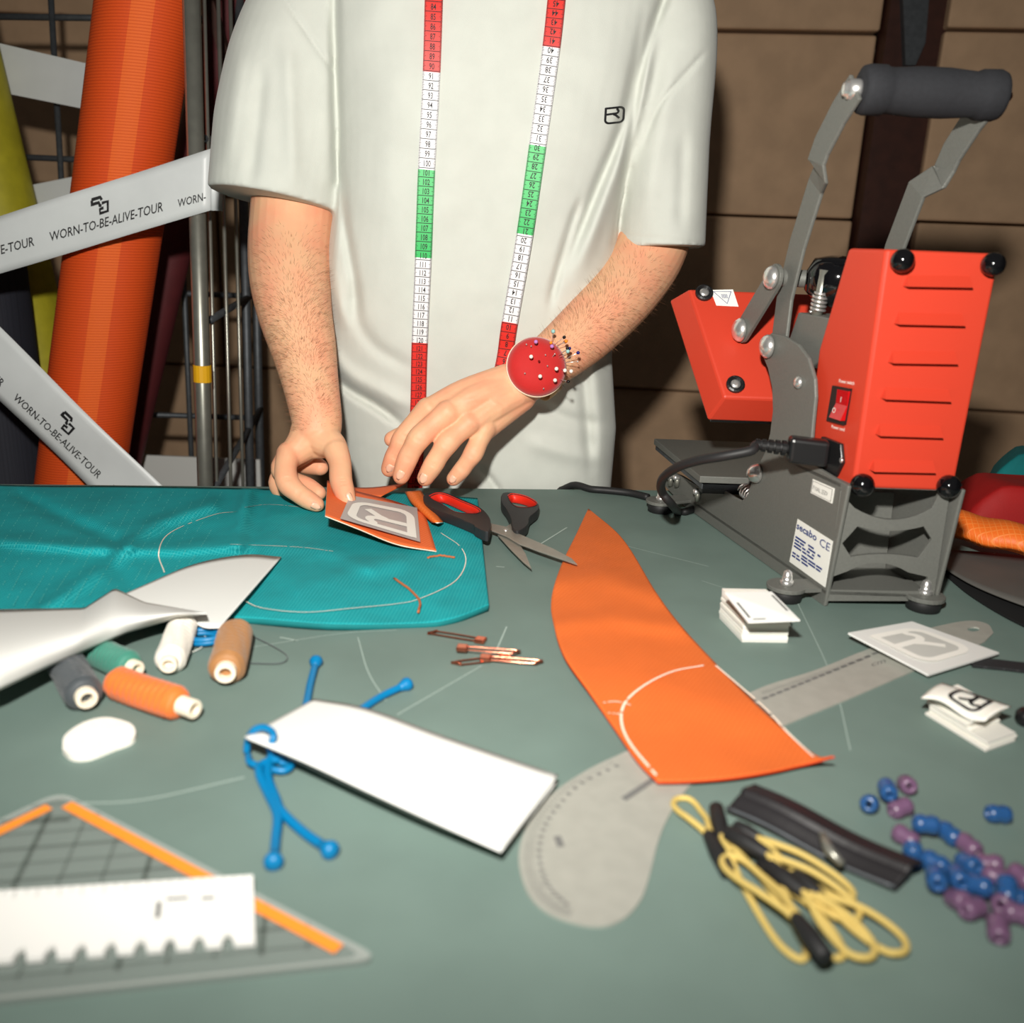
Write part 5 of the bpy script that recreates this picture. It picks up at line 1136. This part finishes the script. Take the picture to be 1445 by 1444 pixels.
for p in E1: tickq((p[0]-3, p[1]), (p[0]+3, p[1]+2), .0020)
Eo = interp([(862, 1072), (815, 1096), (775, 1128), (748, 1168), (738, 1208), (746, 1250), (770, 1279), (802, 1294)], 70); Ei = interp([(868, 1084), (822, 1108), (788, 1138), (768, 1174), (764, 1208), (770, 1240), (788, 1262), (812, 1276)], 70)
for a, b in zip(Eo, Ei): tickq(a, a+(b-a)*(.55 if rng.random() > .2 else .9), .00035)
for a, b in zip(interp([(1075, 976), (1150, 951), (1225, 925)], 60), interp([(1079, 983), (1154, 957), (1229, 931)], 60)): tickq(a, a+(b-a)*.6, .00035)
tickq((880, 1128), (922, 1100), .004); tickq((792, 1195), (786, 1180), .004)
tk.build('scale_marks', 'ink_grey', ru, kind='stuff')
mb = MB(); V2, F2 = textmesh('cm'); mb.add([T(1240+v[0]*18, 938-v[1]*10-v[0]*5, .0016) for v in V2], F2); mb.build('unit_lettering', 'ink_grey', ru)
# stacks of labels
def card(c, ex, ey, z, th, name, parent, m='paper', tilt=0.0):
    V, Fc = box((c[0], c[1], z+th/2), ex, ey+np.array([0, 0, tilt]), (0, 0, th/2)); return mk(name, V, Fc, m, parent)
c0 = [T(1013, 866, .0), T(1046, 906, 0), T(1110, 908, 0)]
ls = node('label_stack', T(1060, 885), 'neat stack of white woven labels with a loose one on top, beside the press foot', 'label stack')
A_ = T(1014, 873); B_ = T(1046, 907); C_ = T(1111, 908); ex = (C_-B_)/2; ey = (A_-B_)/2
cen = B_+ex+ey; zc = 0
for k in range(11):
    th = .0026; j = rng.normal(0, .0004, 2); card((cen[0]+j[0], cen[1]+j[1]), ex*rng.uniform(.985, 1.0), ey*rng.uniform(.985, 1.0), zc, th*.94, 'label_bundle', ls, 'chalk_white' if k % 4 else 'paper_edge'); zc += th
q = [T(1022, 836, .040), T(1089, 835, .042), T(1129, 875, .036), T(1056, 878, .031)]
V, Fc = prism(q, (0, 0, -.0012)); tlb = mk('loose_label', V, Fc, 'paper', ls)
fq = quadmap([q[3], q[2], q[1], q[0]], .0006)
for (u, v, w, h) in ((.06, .12, .05, .5), (.90, .3, .05, .55), (.12, .05, .25, .03)):
    mk('label_print', [fq(u, v), fq(u+w, v), fq(u+w, v+h), fq(u, v+h)], [(0, 1, 2, 3)], 'ink_grey', tlb)
# white reflective patch on the ruler
q = [T(1310, 952, .006), T(1410, 921, .006), T(1287, 877, .009), T(1197, 893, .011)]
rp1 = node('reflective_patch', T(1300, 912), 'square white reflective badge patch lying on the ruler end', 'patch')
V, Fc = prism(q, (0, 0, -.0016)); mk('backing', V, Fc, 'refl_light', rp1)
fq = quadmap([q[0], q[1], q[2], q[3]], .0004); fi = lambda u, v: fq(.14+.72*u, .14+.72*v)
V2 = [(.05, .95), (.05, .3)]+[(.3-.25*math.cos(t), .3-.25*math.sin(t)) for t in np.linspace(0, math.pi/2, 6)]+[(.7+.25*math.sin(t), .3-.25*math.cos(t)) for t in np.linspace(0, math.pi/2, 6)]+[(.7+.25*math.cos(t), .7+.25*math.sin(t)) for t in np.linspace(0, math.pi/2, 6)]
mk('badge_field', [fi(*v) for v in V2], [tuple(range(len(V2)))], 'refl_mid', rp1)
mb = MB(); put2d(mb, logo2d(.12), lambda u, v: fi(u, v)+zdir*.0004); mb.build('badge_outline', 'print_white', rp1)
# second label bundle with the badge printed on it
lb2 = node('label_bundle_stack', T(1365, 1030), 'crumpled bundle of white fabric labels with a black badge print', 'label stack')
A_ = T(1306, 1008); B_ = T(1392, 1061); C_ = T(1434, 1046); ln_ = A_-B_; ex = (C_-B_)/2
for k in range(8):
    sh2 = rng.normal(0, .001, 2); cen = (A_+B_)/2+ex+np.array([sh2[0], sh2[1], 0]); f_ = [1, .97, .95, .70, .68, .7, .69, .68][k]; off = ln_*(.5*(1-f_))*(1 if k > 2 else .2)
    V, Fc = box((cen[0]+off[0], cen[1]+off[1], .0011+k*.0021), ex*rng.uniform(.95, 1.0), ln_/2*f_, (0, 0, .001)); o = mk('fabric_label', V, Fc, 'chalk_white' if k % 2 else 'paper_edge', lb2); mod_bevel(o, .0004)
q = [T(1300, 986, .0178), T(1330, 965, .0182), T(1427, 998, .0190), T(1390, 1016, .0185)]
def topf(u, v):
    a = q[0]*(1-u)+q[3]*u; b = q[1]*(1-u)+q[2]*u; p = a*(1-v)+b*v; return p+zdir*(.003*math.sin(u*6)*(1-v)+.002*math.sin(v*3.14))
V, Fc = grid(16, 8, topf); o = mk('top_label', V, Fc, 'chalk_white', lb2, smooth=True); mod_solid(o, .0012, 0)
mb = MB(); put2d(mb, logo2d(.12), lambda u, v: topf(.30+.5*v, .88-.72*u)+zdir*.0012); mb.build('badge_print', 'ink_black', lb2)
# strap, painted shadow band and cloth at the right edge
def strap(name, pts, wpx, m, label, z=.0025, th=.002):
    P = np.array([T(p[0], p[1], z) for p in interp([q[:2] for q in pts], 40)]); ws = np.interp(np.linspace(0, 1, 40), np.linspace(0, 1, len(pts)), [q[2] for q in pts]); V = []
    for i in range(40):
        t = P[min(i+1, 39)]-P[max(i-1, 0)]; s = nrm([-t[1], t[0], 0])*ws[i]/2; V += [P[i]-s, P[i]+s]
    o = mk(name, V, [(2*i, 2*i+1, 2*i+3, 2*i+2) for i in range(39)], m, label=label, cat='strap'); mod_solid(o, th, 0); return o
strap('shadow_band', [(1322, 782, .02), (1350, 808, .028), (1390, 838, .034), (1445, 870, .036), (1520, 905, .036)], 0, 'shadow_black', 'wide black band painted as the shadow of the grey sheet, curving on the table right of the press')  # shade under the lifted grey sheet edge, built as a flat black band
strap('webbing_strap', [(1368, 934, .016), (1410, 938, .016), (1445, 942, .016), (1530, 950, .016)], 0, 'webbing', 'narrow black webbing strap end under the reflective patch')
def softslab(name, q, h, m, label, cat, bulge=.006, group=None):
    def fn(u, v):
        p = (q[0]*(1-u)+q[1]*u)*(1-v)+(q[3]*(1-u)+q[2]*u)*v
        e = min(1, min(u, 1-u)*9)**.5*min(1, min(v, 1-v)*9)**.5
        return p+zdir*(h*(.06+.94*e)+bulge*math.sin(u*7+v*4)*e)
    V, Fc = grid(40, 40, fn); n = len(V); V = list(V); 
    bd = list(range(40))+[40*i+39 for i in range(1, 40)]+[40*39+i for i in range(38, -1, -1)]+[40*i for i in range(38, 0, -1)]
    base = [np.array([V[i][0], V[i][1], q[0][2]]) for i in bd]; b0 = n; V += base; m_ = len(bd)
    Fc += [(bd[i], bd[(i+1) % m_], b0+(i+1) % m_, b0+i) for i in range(m_)]+[tuple(range(b0, b0+m_))]
    return mk(name, V, Fc, m, label=label, cat=cat, group=group, smooth=True)
a = T(1330, 752); b = T(1640, 800)
dR = a[1]
hR = Yd(1352, 662, dR+.10)[2]; xR = Yd(1340, 700, dR+.05)[0]
softslab('folded_red_cloth', [np.array([xR, dR, 0]), np.array([xR+.36, dR-.05, 0]), np.array([xR+.37, dR+.07, 0]), np.array([xR+.02, dR+.12, 0])], hR, 'red_cloth', 'folded dark red fabric at the right table edge behind the orange roll', 'cloth', .003)
hT = Yd(1430, 630, dR+.20)[2]; xT = Yd(1366, 650, dR+.18)[0]
softslab('folded_teal_cloth', [np.array([xT, dR+.13, 0]), np.array([xT+.36, dR+.09, 0]), np.array([xT+.37, dR+.22, 0]), np.array([xT+.06, dR+.24, 0])], hT, 'teal_plain', 'folded dark teal fabric behind the red cloth at the right edge', 'cloth', .003)
sheet('grey_vinyl_sheet', [(1322, 775), (1400, 780), (1520, 790)], [(1324, 796), (1375, 826), (1445, 854), (1530, 880)], lambda x, y, u, v: .006+.003*v, 'grey_vinyl', 30, 8, .0012, label='grey vinyl sheet under the rolled orange fabric at the right edge', cat='sheet')
# rolled orange ripstop
ra_ = T(1318, 778, .0); rb_ = T(1432, 806, .0); ax = nrm(rb_-ra_); L = np.linalg.norm(rb_-ra_)+.005; sd = nrm([-ax[1], ax[0], 0]); 
rn = node('rolled_orange_cloth', (ra_+rb_)/2, 'loosely rolled orange ripstop fabric in front of the red cloth', 'cloth')
spv = []; turns = 2.6; ns = 90
for i in range(ns):
    t = i/(ns-1); th = math.pi*1.1-t*turns*2*math.pi; r = 1-.62*t; spv.append((.030*r*math.cos(th), .0175*r*math.sin(th)))
V = []; nl = 24
for j in range(nl):
    s = j/(nl-1)
    for (x, z) in spv: V.append(ra_+ax*(s*L)+sd*(x+.026+.002*math.sin(s*8))+zdir*(z+.0270+.0012*math.sin(s*11+x*60)))
Fc = [(j*ns+i, j*ns+i+1, (j+1)*ns+i+1, (j+1)*ns+i) for j in range(nl-1) for i in range(ns-1)]
o = mk('rolled_layer', V, Fc, 'orange_ripstop', rn, smooth=True); mod_solid(o, .0008, 0)
V, Fc = lathe(T(1447, 1022, 0), zdir, [(0, .006), (.003, .0075), (.008, .0075), (.011, .005)], 20); mk('black_cord_stopper', V, Fc, 'black_plastic', smooth=True, label='small round black stopper cut off by the right edge', cat='stopper')
# ------------------------------------------------------------------ scissors
def zs_(x, y): return (580+x/5.558, 670+y/5.558)
sc = node('scissors', T(715, 745), 'open tailoring scissors with black and red handles', 'scissors')
def handle(outer, inner, z1, name, hgt=.011):
    ou = interp([zs_(*p) for p in outer]+[zs_(*outer[0])], 50)[:-1]; inn = interp([zs_(*p) for p in inner]+[zs_(*inner[0])], 36)[:-1]
    O3 = [T(p[0], p[1], z1) for p in ou]; I3 = [T(p[0], p[1], z1) for p in inn]
    V, Fc = prism_holes(O3, [I3], (0, 0, -hgt)); h_ = mk(name, V, Fc, 'scissor_black', sc); mod_bevel(h_, .0022, 3)
    c = np.mean(I3, axis=0); I2 = [c+(p-c)*np.array([.80, .80, 1]) for p in I3]; Io = [c+(p-c)*np.array([1.06, 1.06, 1]) for p in I3]
    m_ = len(I3); V = [p+zdir*.0006 for p in Io]+[p-zdir*(hgt*.45) for p in I2]+[p-zdir*(hgt*1.0) for p in I3]
    Fc = [(i, (i+1) % m_, m_+(i+1) % m_, m_+i) for i in range(m_)]+[(m_+i, m_+(i+1) % m_, 2*m_+(i+1) % m_, 2*m_+i) for i in range(m_)]
    mk('grip_liner', V, Fc, 'scissor_red', h_, smooth=True)
zh = .0145
handle([(95, 170), (130, 142), (260, 138), (330, 162), (450, 212), (540, 255), (600, 310), (626, 370), (606, 448), (510, 410), (480, 385), (330, 322), (170, 260), (108, 215)], [(150, 172), (200, 150), (270, 155), (390, 207), (510, 258), (536, 288), (500, 302), (400, 298), (330, 282), (240, 225), (175, 195)], .022, 'handle')
handle([(705, 170), (730, 140), (820, 145), (940, 185), (1000, 230), (995, 275), (930, 332), (915, 390), (845, 440), (800, 420), (785, 350), (750, 272), (712, 220)], [(762, 168), (800, 152), (900, 172), (978, 216), (970, 243), (900, 254), (830, 248), (788, 218)], .014, 'handle')
def blade(pts, z, name, ridge):
    q = [T(*zs_(*p), z) for p in pts]; V, Fc = prism(q, (0, 0, -.0016)); o = mk(name, V, Fc, 'blade', sc); mod_bevel(o, .0005)
blade([(560, 365), (625, 380), (740, 405), (830, 455), (1120, 580), (1260, 655), (1305, 702), (1000, 597), (840, 537), (750, 482), (620, 432), (560, 415)], .0105, 'blade', None)
blade([(735, 412), (780, 385), (840, 370), (860, 410), (825, 440), (795, 480), (850, 540), (900, 620), (946, 736), (880, 682), (780, 582), (680, 472), (700, 440)], .0078, 'blade', None)
p = T(*zs_(743, 440), .0100); V, Fc = lathe(p, zdir, [(0, .0028), (.0012, .0028), (.0018, .0018)], 16); mk('pivot_screw', V, Fc, 'chrome', sc, smooth=True)
# ------------------------------------------------------------------ orange patch held in the hand and scraps
pa = node('badge_patch', T(540, 750), 'small orange fabric patch with a pale badge held between finger and thumb', 'patch')
def z4(x, y): return (370+x/5.558, 560+y/5.558)
ptp = [(462, 678), (500, 692), (550, 705), (599, 722)]; pbt = [(459, 728), (505, 746), (560, 768), (616, 778)]
def zpatch(x, y, u, v): return .035-.022*u-.004*math.sin(u*2.6)*v
sheet('fabric_square', ptp, pbt, zpatch, 'orange_patch', 30, 14, .0010, parent=pa, rim='chalk')
def PQ(px, py, e=.0006):                      # point just above the patch at a picture position
    u = (px-461)/150; u = min(1, max(0, u)); v = .5; return T(px, py, zpatch(px, py, u, .5)+.0016+e)
def bil(c, u, v): c = np.array(c, float); p = (c[0]*(1-u)+c[1]*u)*(1-v)+(c[3]*(1-u)+c[2]*u)*v; return p
lq = [z4(1215, 870), z4(700, 785), z4(608, 950), z4(1240, 1140)]
lq = [(588.6, 716.5), (494, 699), (480, 732), (593, 765)]
V, Fc = grid(10, 8, lambda u, v: PQ(*bil(lq, u, v))); mk('badge_label', V, Fc, 'refl_grey', pa, smooth=True)
lq2 = [(584, 722), (500, 706), (487, 730), (588, 760)]
mb = MB()
for V2, F2 in logo2d(.13): mb.add([PQ(*bil(lq2, *v), .0013) for v in V2], F2)
mb.build('badge_outline', 'print_white', pa)
sheet('orange_scrap', [(470, 686), (520, 688), (573, 682)], [(480, 700), (510, 700), (534, 702)], lambda x, y, u, v: .018, 'orange_patch', 16, 6, .001, label='thin orange fabric scrap behind the held patch', cat='cloth scrap')
sheet('orange_scrap', [(571, 694), (582, 712), (609, 738)], [(594, 692), (606, 710), (626, 737)], lambda x, y, u, v: .014+.006*math.sin(v*3.14), 'orange_ripstop', 16, 8, .0012, rim='print_white', label='short folded orange fabric scrap beside the scissors handle', cat='cloth scrap')
# ------------------------------------------------------------------ set square and toothed ruler
ss = node('set_square', T(250, 1280), 'large clear plastic set square with fluorescent orange edges at the bottom left', 'set square')
ap = T(86, 1123); rc = T(541, 1361); leg = rc-ap; Lg = np.linalg.norm(leg); per2 = nrm([leg[1], -leg[0], 0]); 
d2 = nrm(T(0, 1164)-ap); lc = ap+nrm(per2+d2*.4)*Lg
hyd = nrm(T(0, 1420)-rc)
# left corner: meet of the left leg and the long edge
M_ = np.array([[d2[0], -hyd[0]], [d2[1], -hyd[1]]]); tt = np.linalg.solve(M_, (rc-ap)[:2]); lc = ap+d2*tt[0]
zq = .0028; up3 = np.array([0, 0, zq])
def shrink(f): c = (ap+rc+lc)/3; return [c+(p-c)*f for p in (ap, rc, lc)]
def roundtri(P, r, n=6):
    out = []
    for i in range(3):
        p = P[i]; a = nrm(P[i-1]-p); b = nrm(P[(i+1) % 3]-p)
        for t in np.linspace(0, 1, n): out.append(p+a*r*(1-t)**2+b*r*t**2)
    return out
V, Fc = prism([p+up3 for p in roundtri([ap, rc, lc], .012)], -up3); mk('clear_plate', V, Fc, 'acrylic', ss)
o1 = roundtri([ap, rc, lc], .012); o2 = roundtri(shrink(.955), .010); m_ = len(o1); V = [p+up3+zdir*.0003 for p in o1]+[p+up3+zdir*.0003 for p in o2]
mk('bevelled_edge', V, [(i, (i+1) % m_, m_+(i+1) % m_, m_+i) for i in range(m_)], 'acrylic_edge', ss)
def seg_quad(a, b, w, z): t = nrm(b-a); s = nrm([-t[1], t[0], 0])*w/2; return [a-s+zdir*z, a+s+zdir*z, b+s+zdir*z, b-s+zdir*z]
for (a, b) in (((95, 1143), (478, 1348)), ((70, 1146), (-120, 1240))):
    V = seg_quad(T(*a), T(*b), .0062, zq+.0007); V, Fc = prism(V, (0, 0, -.0004)); mk('fluorescent_strip', V, Fc, 'fluo_orange', ss)
gl_ = MB(); u_ = nrm(leg); hy = nrm(rc-lc); hn = nrm([-hy[1], hy[0], 0]); hn = hn if np.dot(ap-rc, hn) > 0 else -hn; Hh = np.dot(ap-rc, hn)
for k in range(1, 12):
    t = k/12; a = rc+(ap-rc)*t; b = lc+(ap-lc)*t; q = seg_quad(a*.96+b*.04, a*.04+b*.96, .0007 if k % 2 else .0012, zq+.0005); gl_.add(q, [(0, 1, 2, 3)])
mid = lc+hy*np.dot(ap-lc, hy)
for k in range(-9, 10):
    if k == 0: continue
    x = k*.02; b0_ = mid+hy*x+hn*.01; 
    h2 = min((np.dot(rc-mid, hy)-x)/np.dot(rc-mid, hy) if x > 0 else 1, (x-np.dot(lc-mid, hy))/(-np.dot(lc-mid, hy)) if x < 0 else 1)*Hh*.92
    if h2 < .02: continue
    gl_.add(seg_quad(b0_, b0_+hn*max(.005, h2-.01), .0007 if k % 3 else .0022, zq+.0005), [(0, 1, 2, 3)])
gl_.add(seg_quad(mid+hn*.01, ap-hn*.02, .0022, zq+.0005), [(0, 1, 2, 3)]); gl_.add(seg_quad(ap-hn*.028-hy*.012, ap-hn*.028+hy*.012, .0022, zq+.0005), [(0, 1, 2, 3)])
gl_.build('grid_lines', 'grid_ink', ss, kind='stuff')
tr_ = node('toothed_ruler', T(180, 1290), 'white toothed plastic ruler lying on the set square', 'ruler')
zr = .0062; tl2 = T(357, 1234.5, zr); bl2 = T(360, 1329, zr); ld = nrm(T(0, 1256.5, zr)-tl2); wd = bl2-tl2; ww = np.linalg.norm(wd); wd = nrm(wd); P = [tl2]; Lr = .30
P.append(tl2+ld*Lr); P.append(tl2+ld*Lr+wd*ww); x = Lr; pitch = .0124; x = Lr-.002
edge_pts = []
k = 0
while True:
    x0 = .009+k*pitch
    if x0+.006 > Lr: break
    edge_pts.append((x0, x0+.0056)); k += 1
for (x0, x1) in reversed(edge_pts): P += [tl2+ld*x1+wd*ww, tl2+ld*(x1-.0012)+wd*(ww-.005), tl2+ld*((x0+x1)/2)+wd*(ww-.0075), tl2+ld*(x0+.0012)+wd*(ww-.005), tl2+ld*x0+wd*ww]
P.append(tl2+wd*ww)
V, Fc = prism(P, (0, 0, -.0026)); tb_ = mk('toothed_plate', V, Fc, 'ruler_white', tr_); mod_bevel(tb_, .0004)
def rtxt(s, x, y, sz, m, nm): 
    V2, F2 = textmesh(s); mk(nm, [tl2-(-ld)*0+ld*(x-v[0]*sz)+wd*(y-v[1]*sz)+zdir*.0005 for v in V2], F2, m, tr_)
for (x_, y_, w_, h_, m_2) in ((.042, .016, .0022, .011, 'ink_grey'), (.030, .0135, .010, .0018, 'ink_grey'), (.018, .0145, .006, .002, 'ink_grey'), (.122, .021, .016, .003, 'ink_blue'), (.142, .0225, .012, .003, 'ink_blue')):
    a = tl2+ld*x_+wd*y_+zdir*.0005; mk('printed_mark', [a, a+ld*w_, a+ld*w_+wd*h_, a+wd*h_], [(0, 1, 2, 3)], m_2, tr_)
tkm = MB()
for i in range(60):
    a = tl2+ld*(.004+i*.005)+zdir*.0005; tkm.add(seg_quad(a+wd*.001, a+wd*(.007 if i % 2 else .004), .0003, 0), [(0, 1, 2, 3)])
tkm.build('scale_ticks', 'ink_grey', tr_, kind='stuff')
# ------------------------------------------------------------------ black pouch, yellow cord pullers, beads
def z7(x, y): return (920+x/2.752, 1060+y/2.752)
bp = node('black_zip_pouch', T(1160, 1185), 'flat black vinyl strip with a zip lying behind the yellow cords', 'pouch')
q = [T(*z7(290, 225), .006), T(*z7(945, 540), .004), T(*z7(1050, 455), .008), T(*z7(395, 145), .012)]
def pf(u, v): p = (q[0]*(1-u)+q[1]*u)*(1-v)+(q[3]*(1-u)+q[2]*u)*v; return p+zdir*(.003*math.sin(v*math.pi)**2+(.0025 if v > .52 else 0)+.0012*math.sin(u*7))
V, Fc = grid(40, 24, pf); o = mk('vinyl_strip', V, Fc, 'black_vinyl', bp, smooth=True); mod_solid(o, .0014, 0)
V = [pf(u, -.02)+zdir*.001 for u in np.linspace(0, 1, 20)]; V, Fc = tube(V, .0011, 6); mk('zip_edge', V, Fc, 'steel_dark', bp, smooth=True)
mb = MB(); mb.add(*tube([T(*z7(660, 325), .016), T(*z7(690, 390), .014), T(*z7(740, 440), .012)], [.0022, .003, .002], 8)); mb.build('zip_pull', 'steel', bp, smooth=True)
YG = 'yellow cord zip pullers in a pile'
def puller(s0, s1, far, w, z, label):
    a = T(*z7(*s0), z+.004); b = T(*z7(*s1), z+.004); f_ = T(*z7(*far), z*.6+.003); ax = nrm(f_-b); L = np.linalg.norm(f_-b); sd = nrm([-ax[1], ax[0], 0])
    rn = node('cord_puller', a*np.array([1, 1, 0]), label, 'zip puller', YG)
    w_ = w/2.752*proj(f_)[2]/F/2
    pts = []
    prof_ = [(0, .12), (.15, .3), (.4, .75), (.65, 1), (.85, .92), (.96, .55), (1, 0)]
    for (t, k_) in prof_: pts.append(b+(f_-b)*t+sd*w_*k_+zdir*(.0015*math.sin(t*5)))
    for (t, k_) in prof_[:-1][::-1]: pts.append(b+(f_-b)*t-sd*w_*k_*(1+.1*math.sin(t*7))+zdir*(.0015*math.cos(t*4)))
    V, Fc = tube(catmull(pts, 60), .00175, 8); mk('cord_loop', V, Fc, 'yellow_cord', rn, smooth=True)
    d_ = nrm(b-a); V, Fc = lathe(a-d_*.002, b-a, [(0, .003), (.001, .0042), (np.linalg.norm(b-a)*.6, .0048), (np.linalg.norm(b-a)+.002, .0036), (np.linalg.norm(b-a)+.004, .003)], 12); mk('black_sleeve', V, Fc, 'rubber', rn, smooth=True)
puller((295, 470), (222, 330), (110, 175), 95, .0, 'yellow cord puller whose small loop points away to the upper left')
puller((250, 225), (272, 335), (585, 800), 120, .001, 'yellow cord puller with the loop ending lowest beside a black sleeve')
puller((300, 320), (450, 405), (800, 640), 150, .007, 'yellow cord puller lying along the top of the pile by the pouch')
puller((460, 455), (590, 550), (850, 790), 150, .006, 'yellow cord puller with its black sleeve in the middle of the pile')
puller((668, 795), (565, 655), (290, 400), 110, .009, 'yellow cord puller turned round, its black sleeve lowest of all')
puller((330, 300), (410, 340), (780, 560), 120, .003, 'yellow cord puller half hidden next to the black zip pouch')
puller((560, 490), (650, 560), (985, 765), 150, .004, 'yellow cord puller whose loop reaches furthest right')
puller((430, 440), (500, 520), (730, 795), 110, .002, 'yellow cord puller buried at the bottom of the pile')
ordn = ['first', 'second', 'third', 'fourth', 'fifth', 'sixth', 'seventh', 'eighth', 'ninth', 'tenth', 'eleventh', 'twelfth', 'thirteenth', 'fourteenth']
blues = [(845, 205), (915, 150), (1015, 405), (1065, 285), (1100, 435), (1105, 492), (1155, 322), (1190, 490), (1230, 440), (1265, 522), (1345, 245), (1380, 540), (1445, 578)]
purps = [(965, 222), (985, 335), (990, 130), (1190, 580), (1230, 368), (1245, 612), (1310, 440), (1340, 492), (1345, 690), (1362, 592), (1420, 632), (1436, 490)]
def bead(px, py, m, label, grp, z):
    c = T(*z7(px, py), .0055+z); ax = nrm([rng.normal(), rng.normal(), rng.normal(0, .35)]); a_, b_ = frame(ax); V = []; Fc = []; seg = 18
    prof = [(-.0065, .0018), (-.0070, .0030), (-.0060, .0046), (-.0025, .0054), (0, .0046), (.0025, .0054), (.0060, .0046), (.0070, .0030), (.0065, .0018)]
    n = len(prof)
    for (h, r) in prof:
        for k in range(seg): th = 2*math.pi*k/seg; V.append(c+ax*h+r*(a_*math.cos(th)+b_*math.sin(th)))
    for i in range(n):
        for k in range(seg): l = (k+1) % seg; Fc.append((i*seg+k, i*seg+l, ((i+1) % n)*seg+l, ((i+1) % n)*seg+k))
    mk('cord_bead', V, Fc, m, smooth=True, label=label, cat='bead', group=grp)
for i, p in enumerate(blues): bead(*p, 'blue_bead', ('lone blue plastic cord bead lying apart at the right' if p[1] == 245 else 'blue plastic cord bead, %s from the left of the blue ones' % ordn[i]), 'blue cord beads', .004*(i % 2))
for i, p in enumerate(purps): bead(*p, 'purple_bead', 'purple plastic cord bead, %s from the left of the purple ones' % ordn[i], 'purple cord beads', .0)
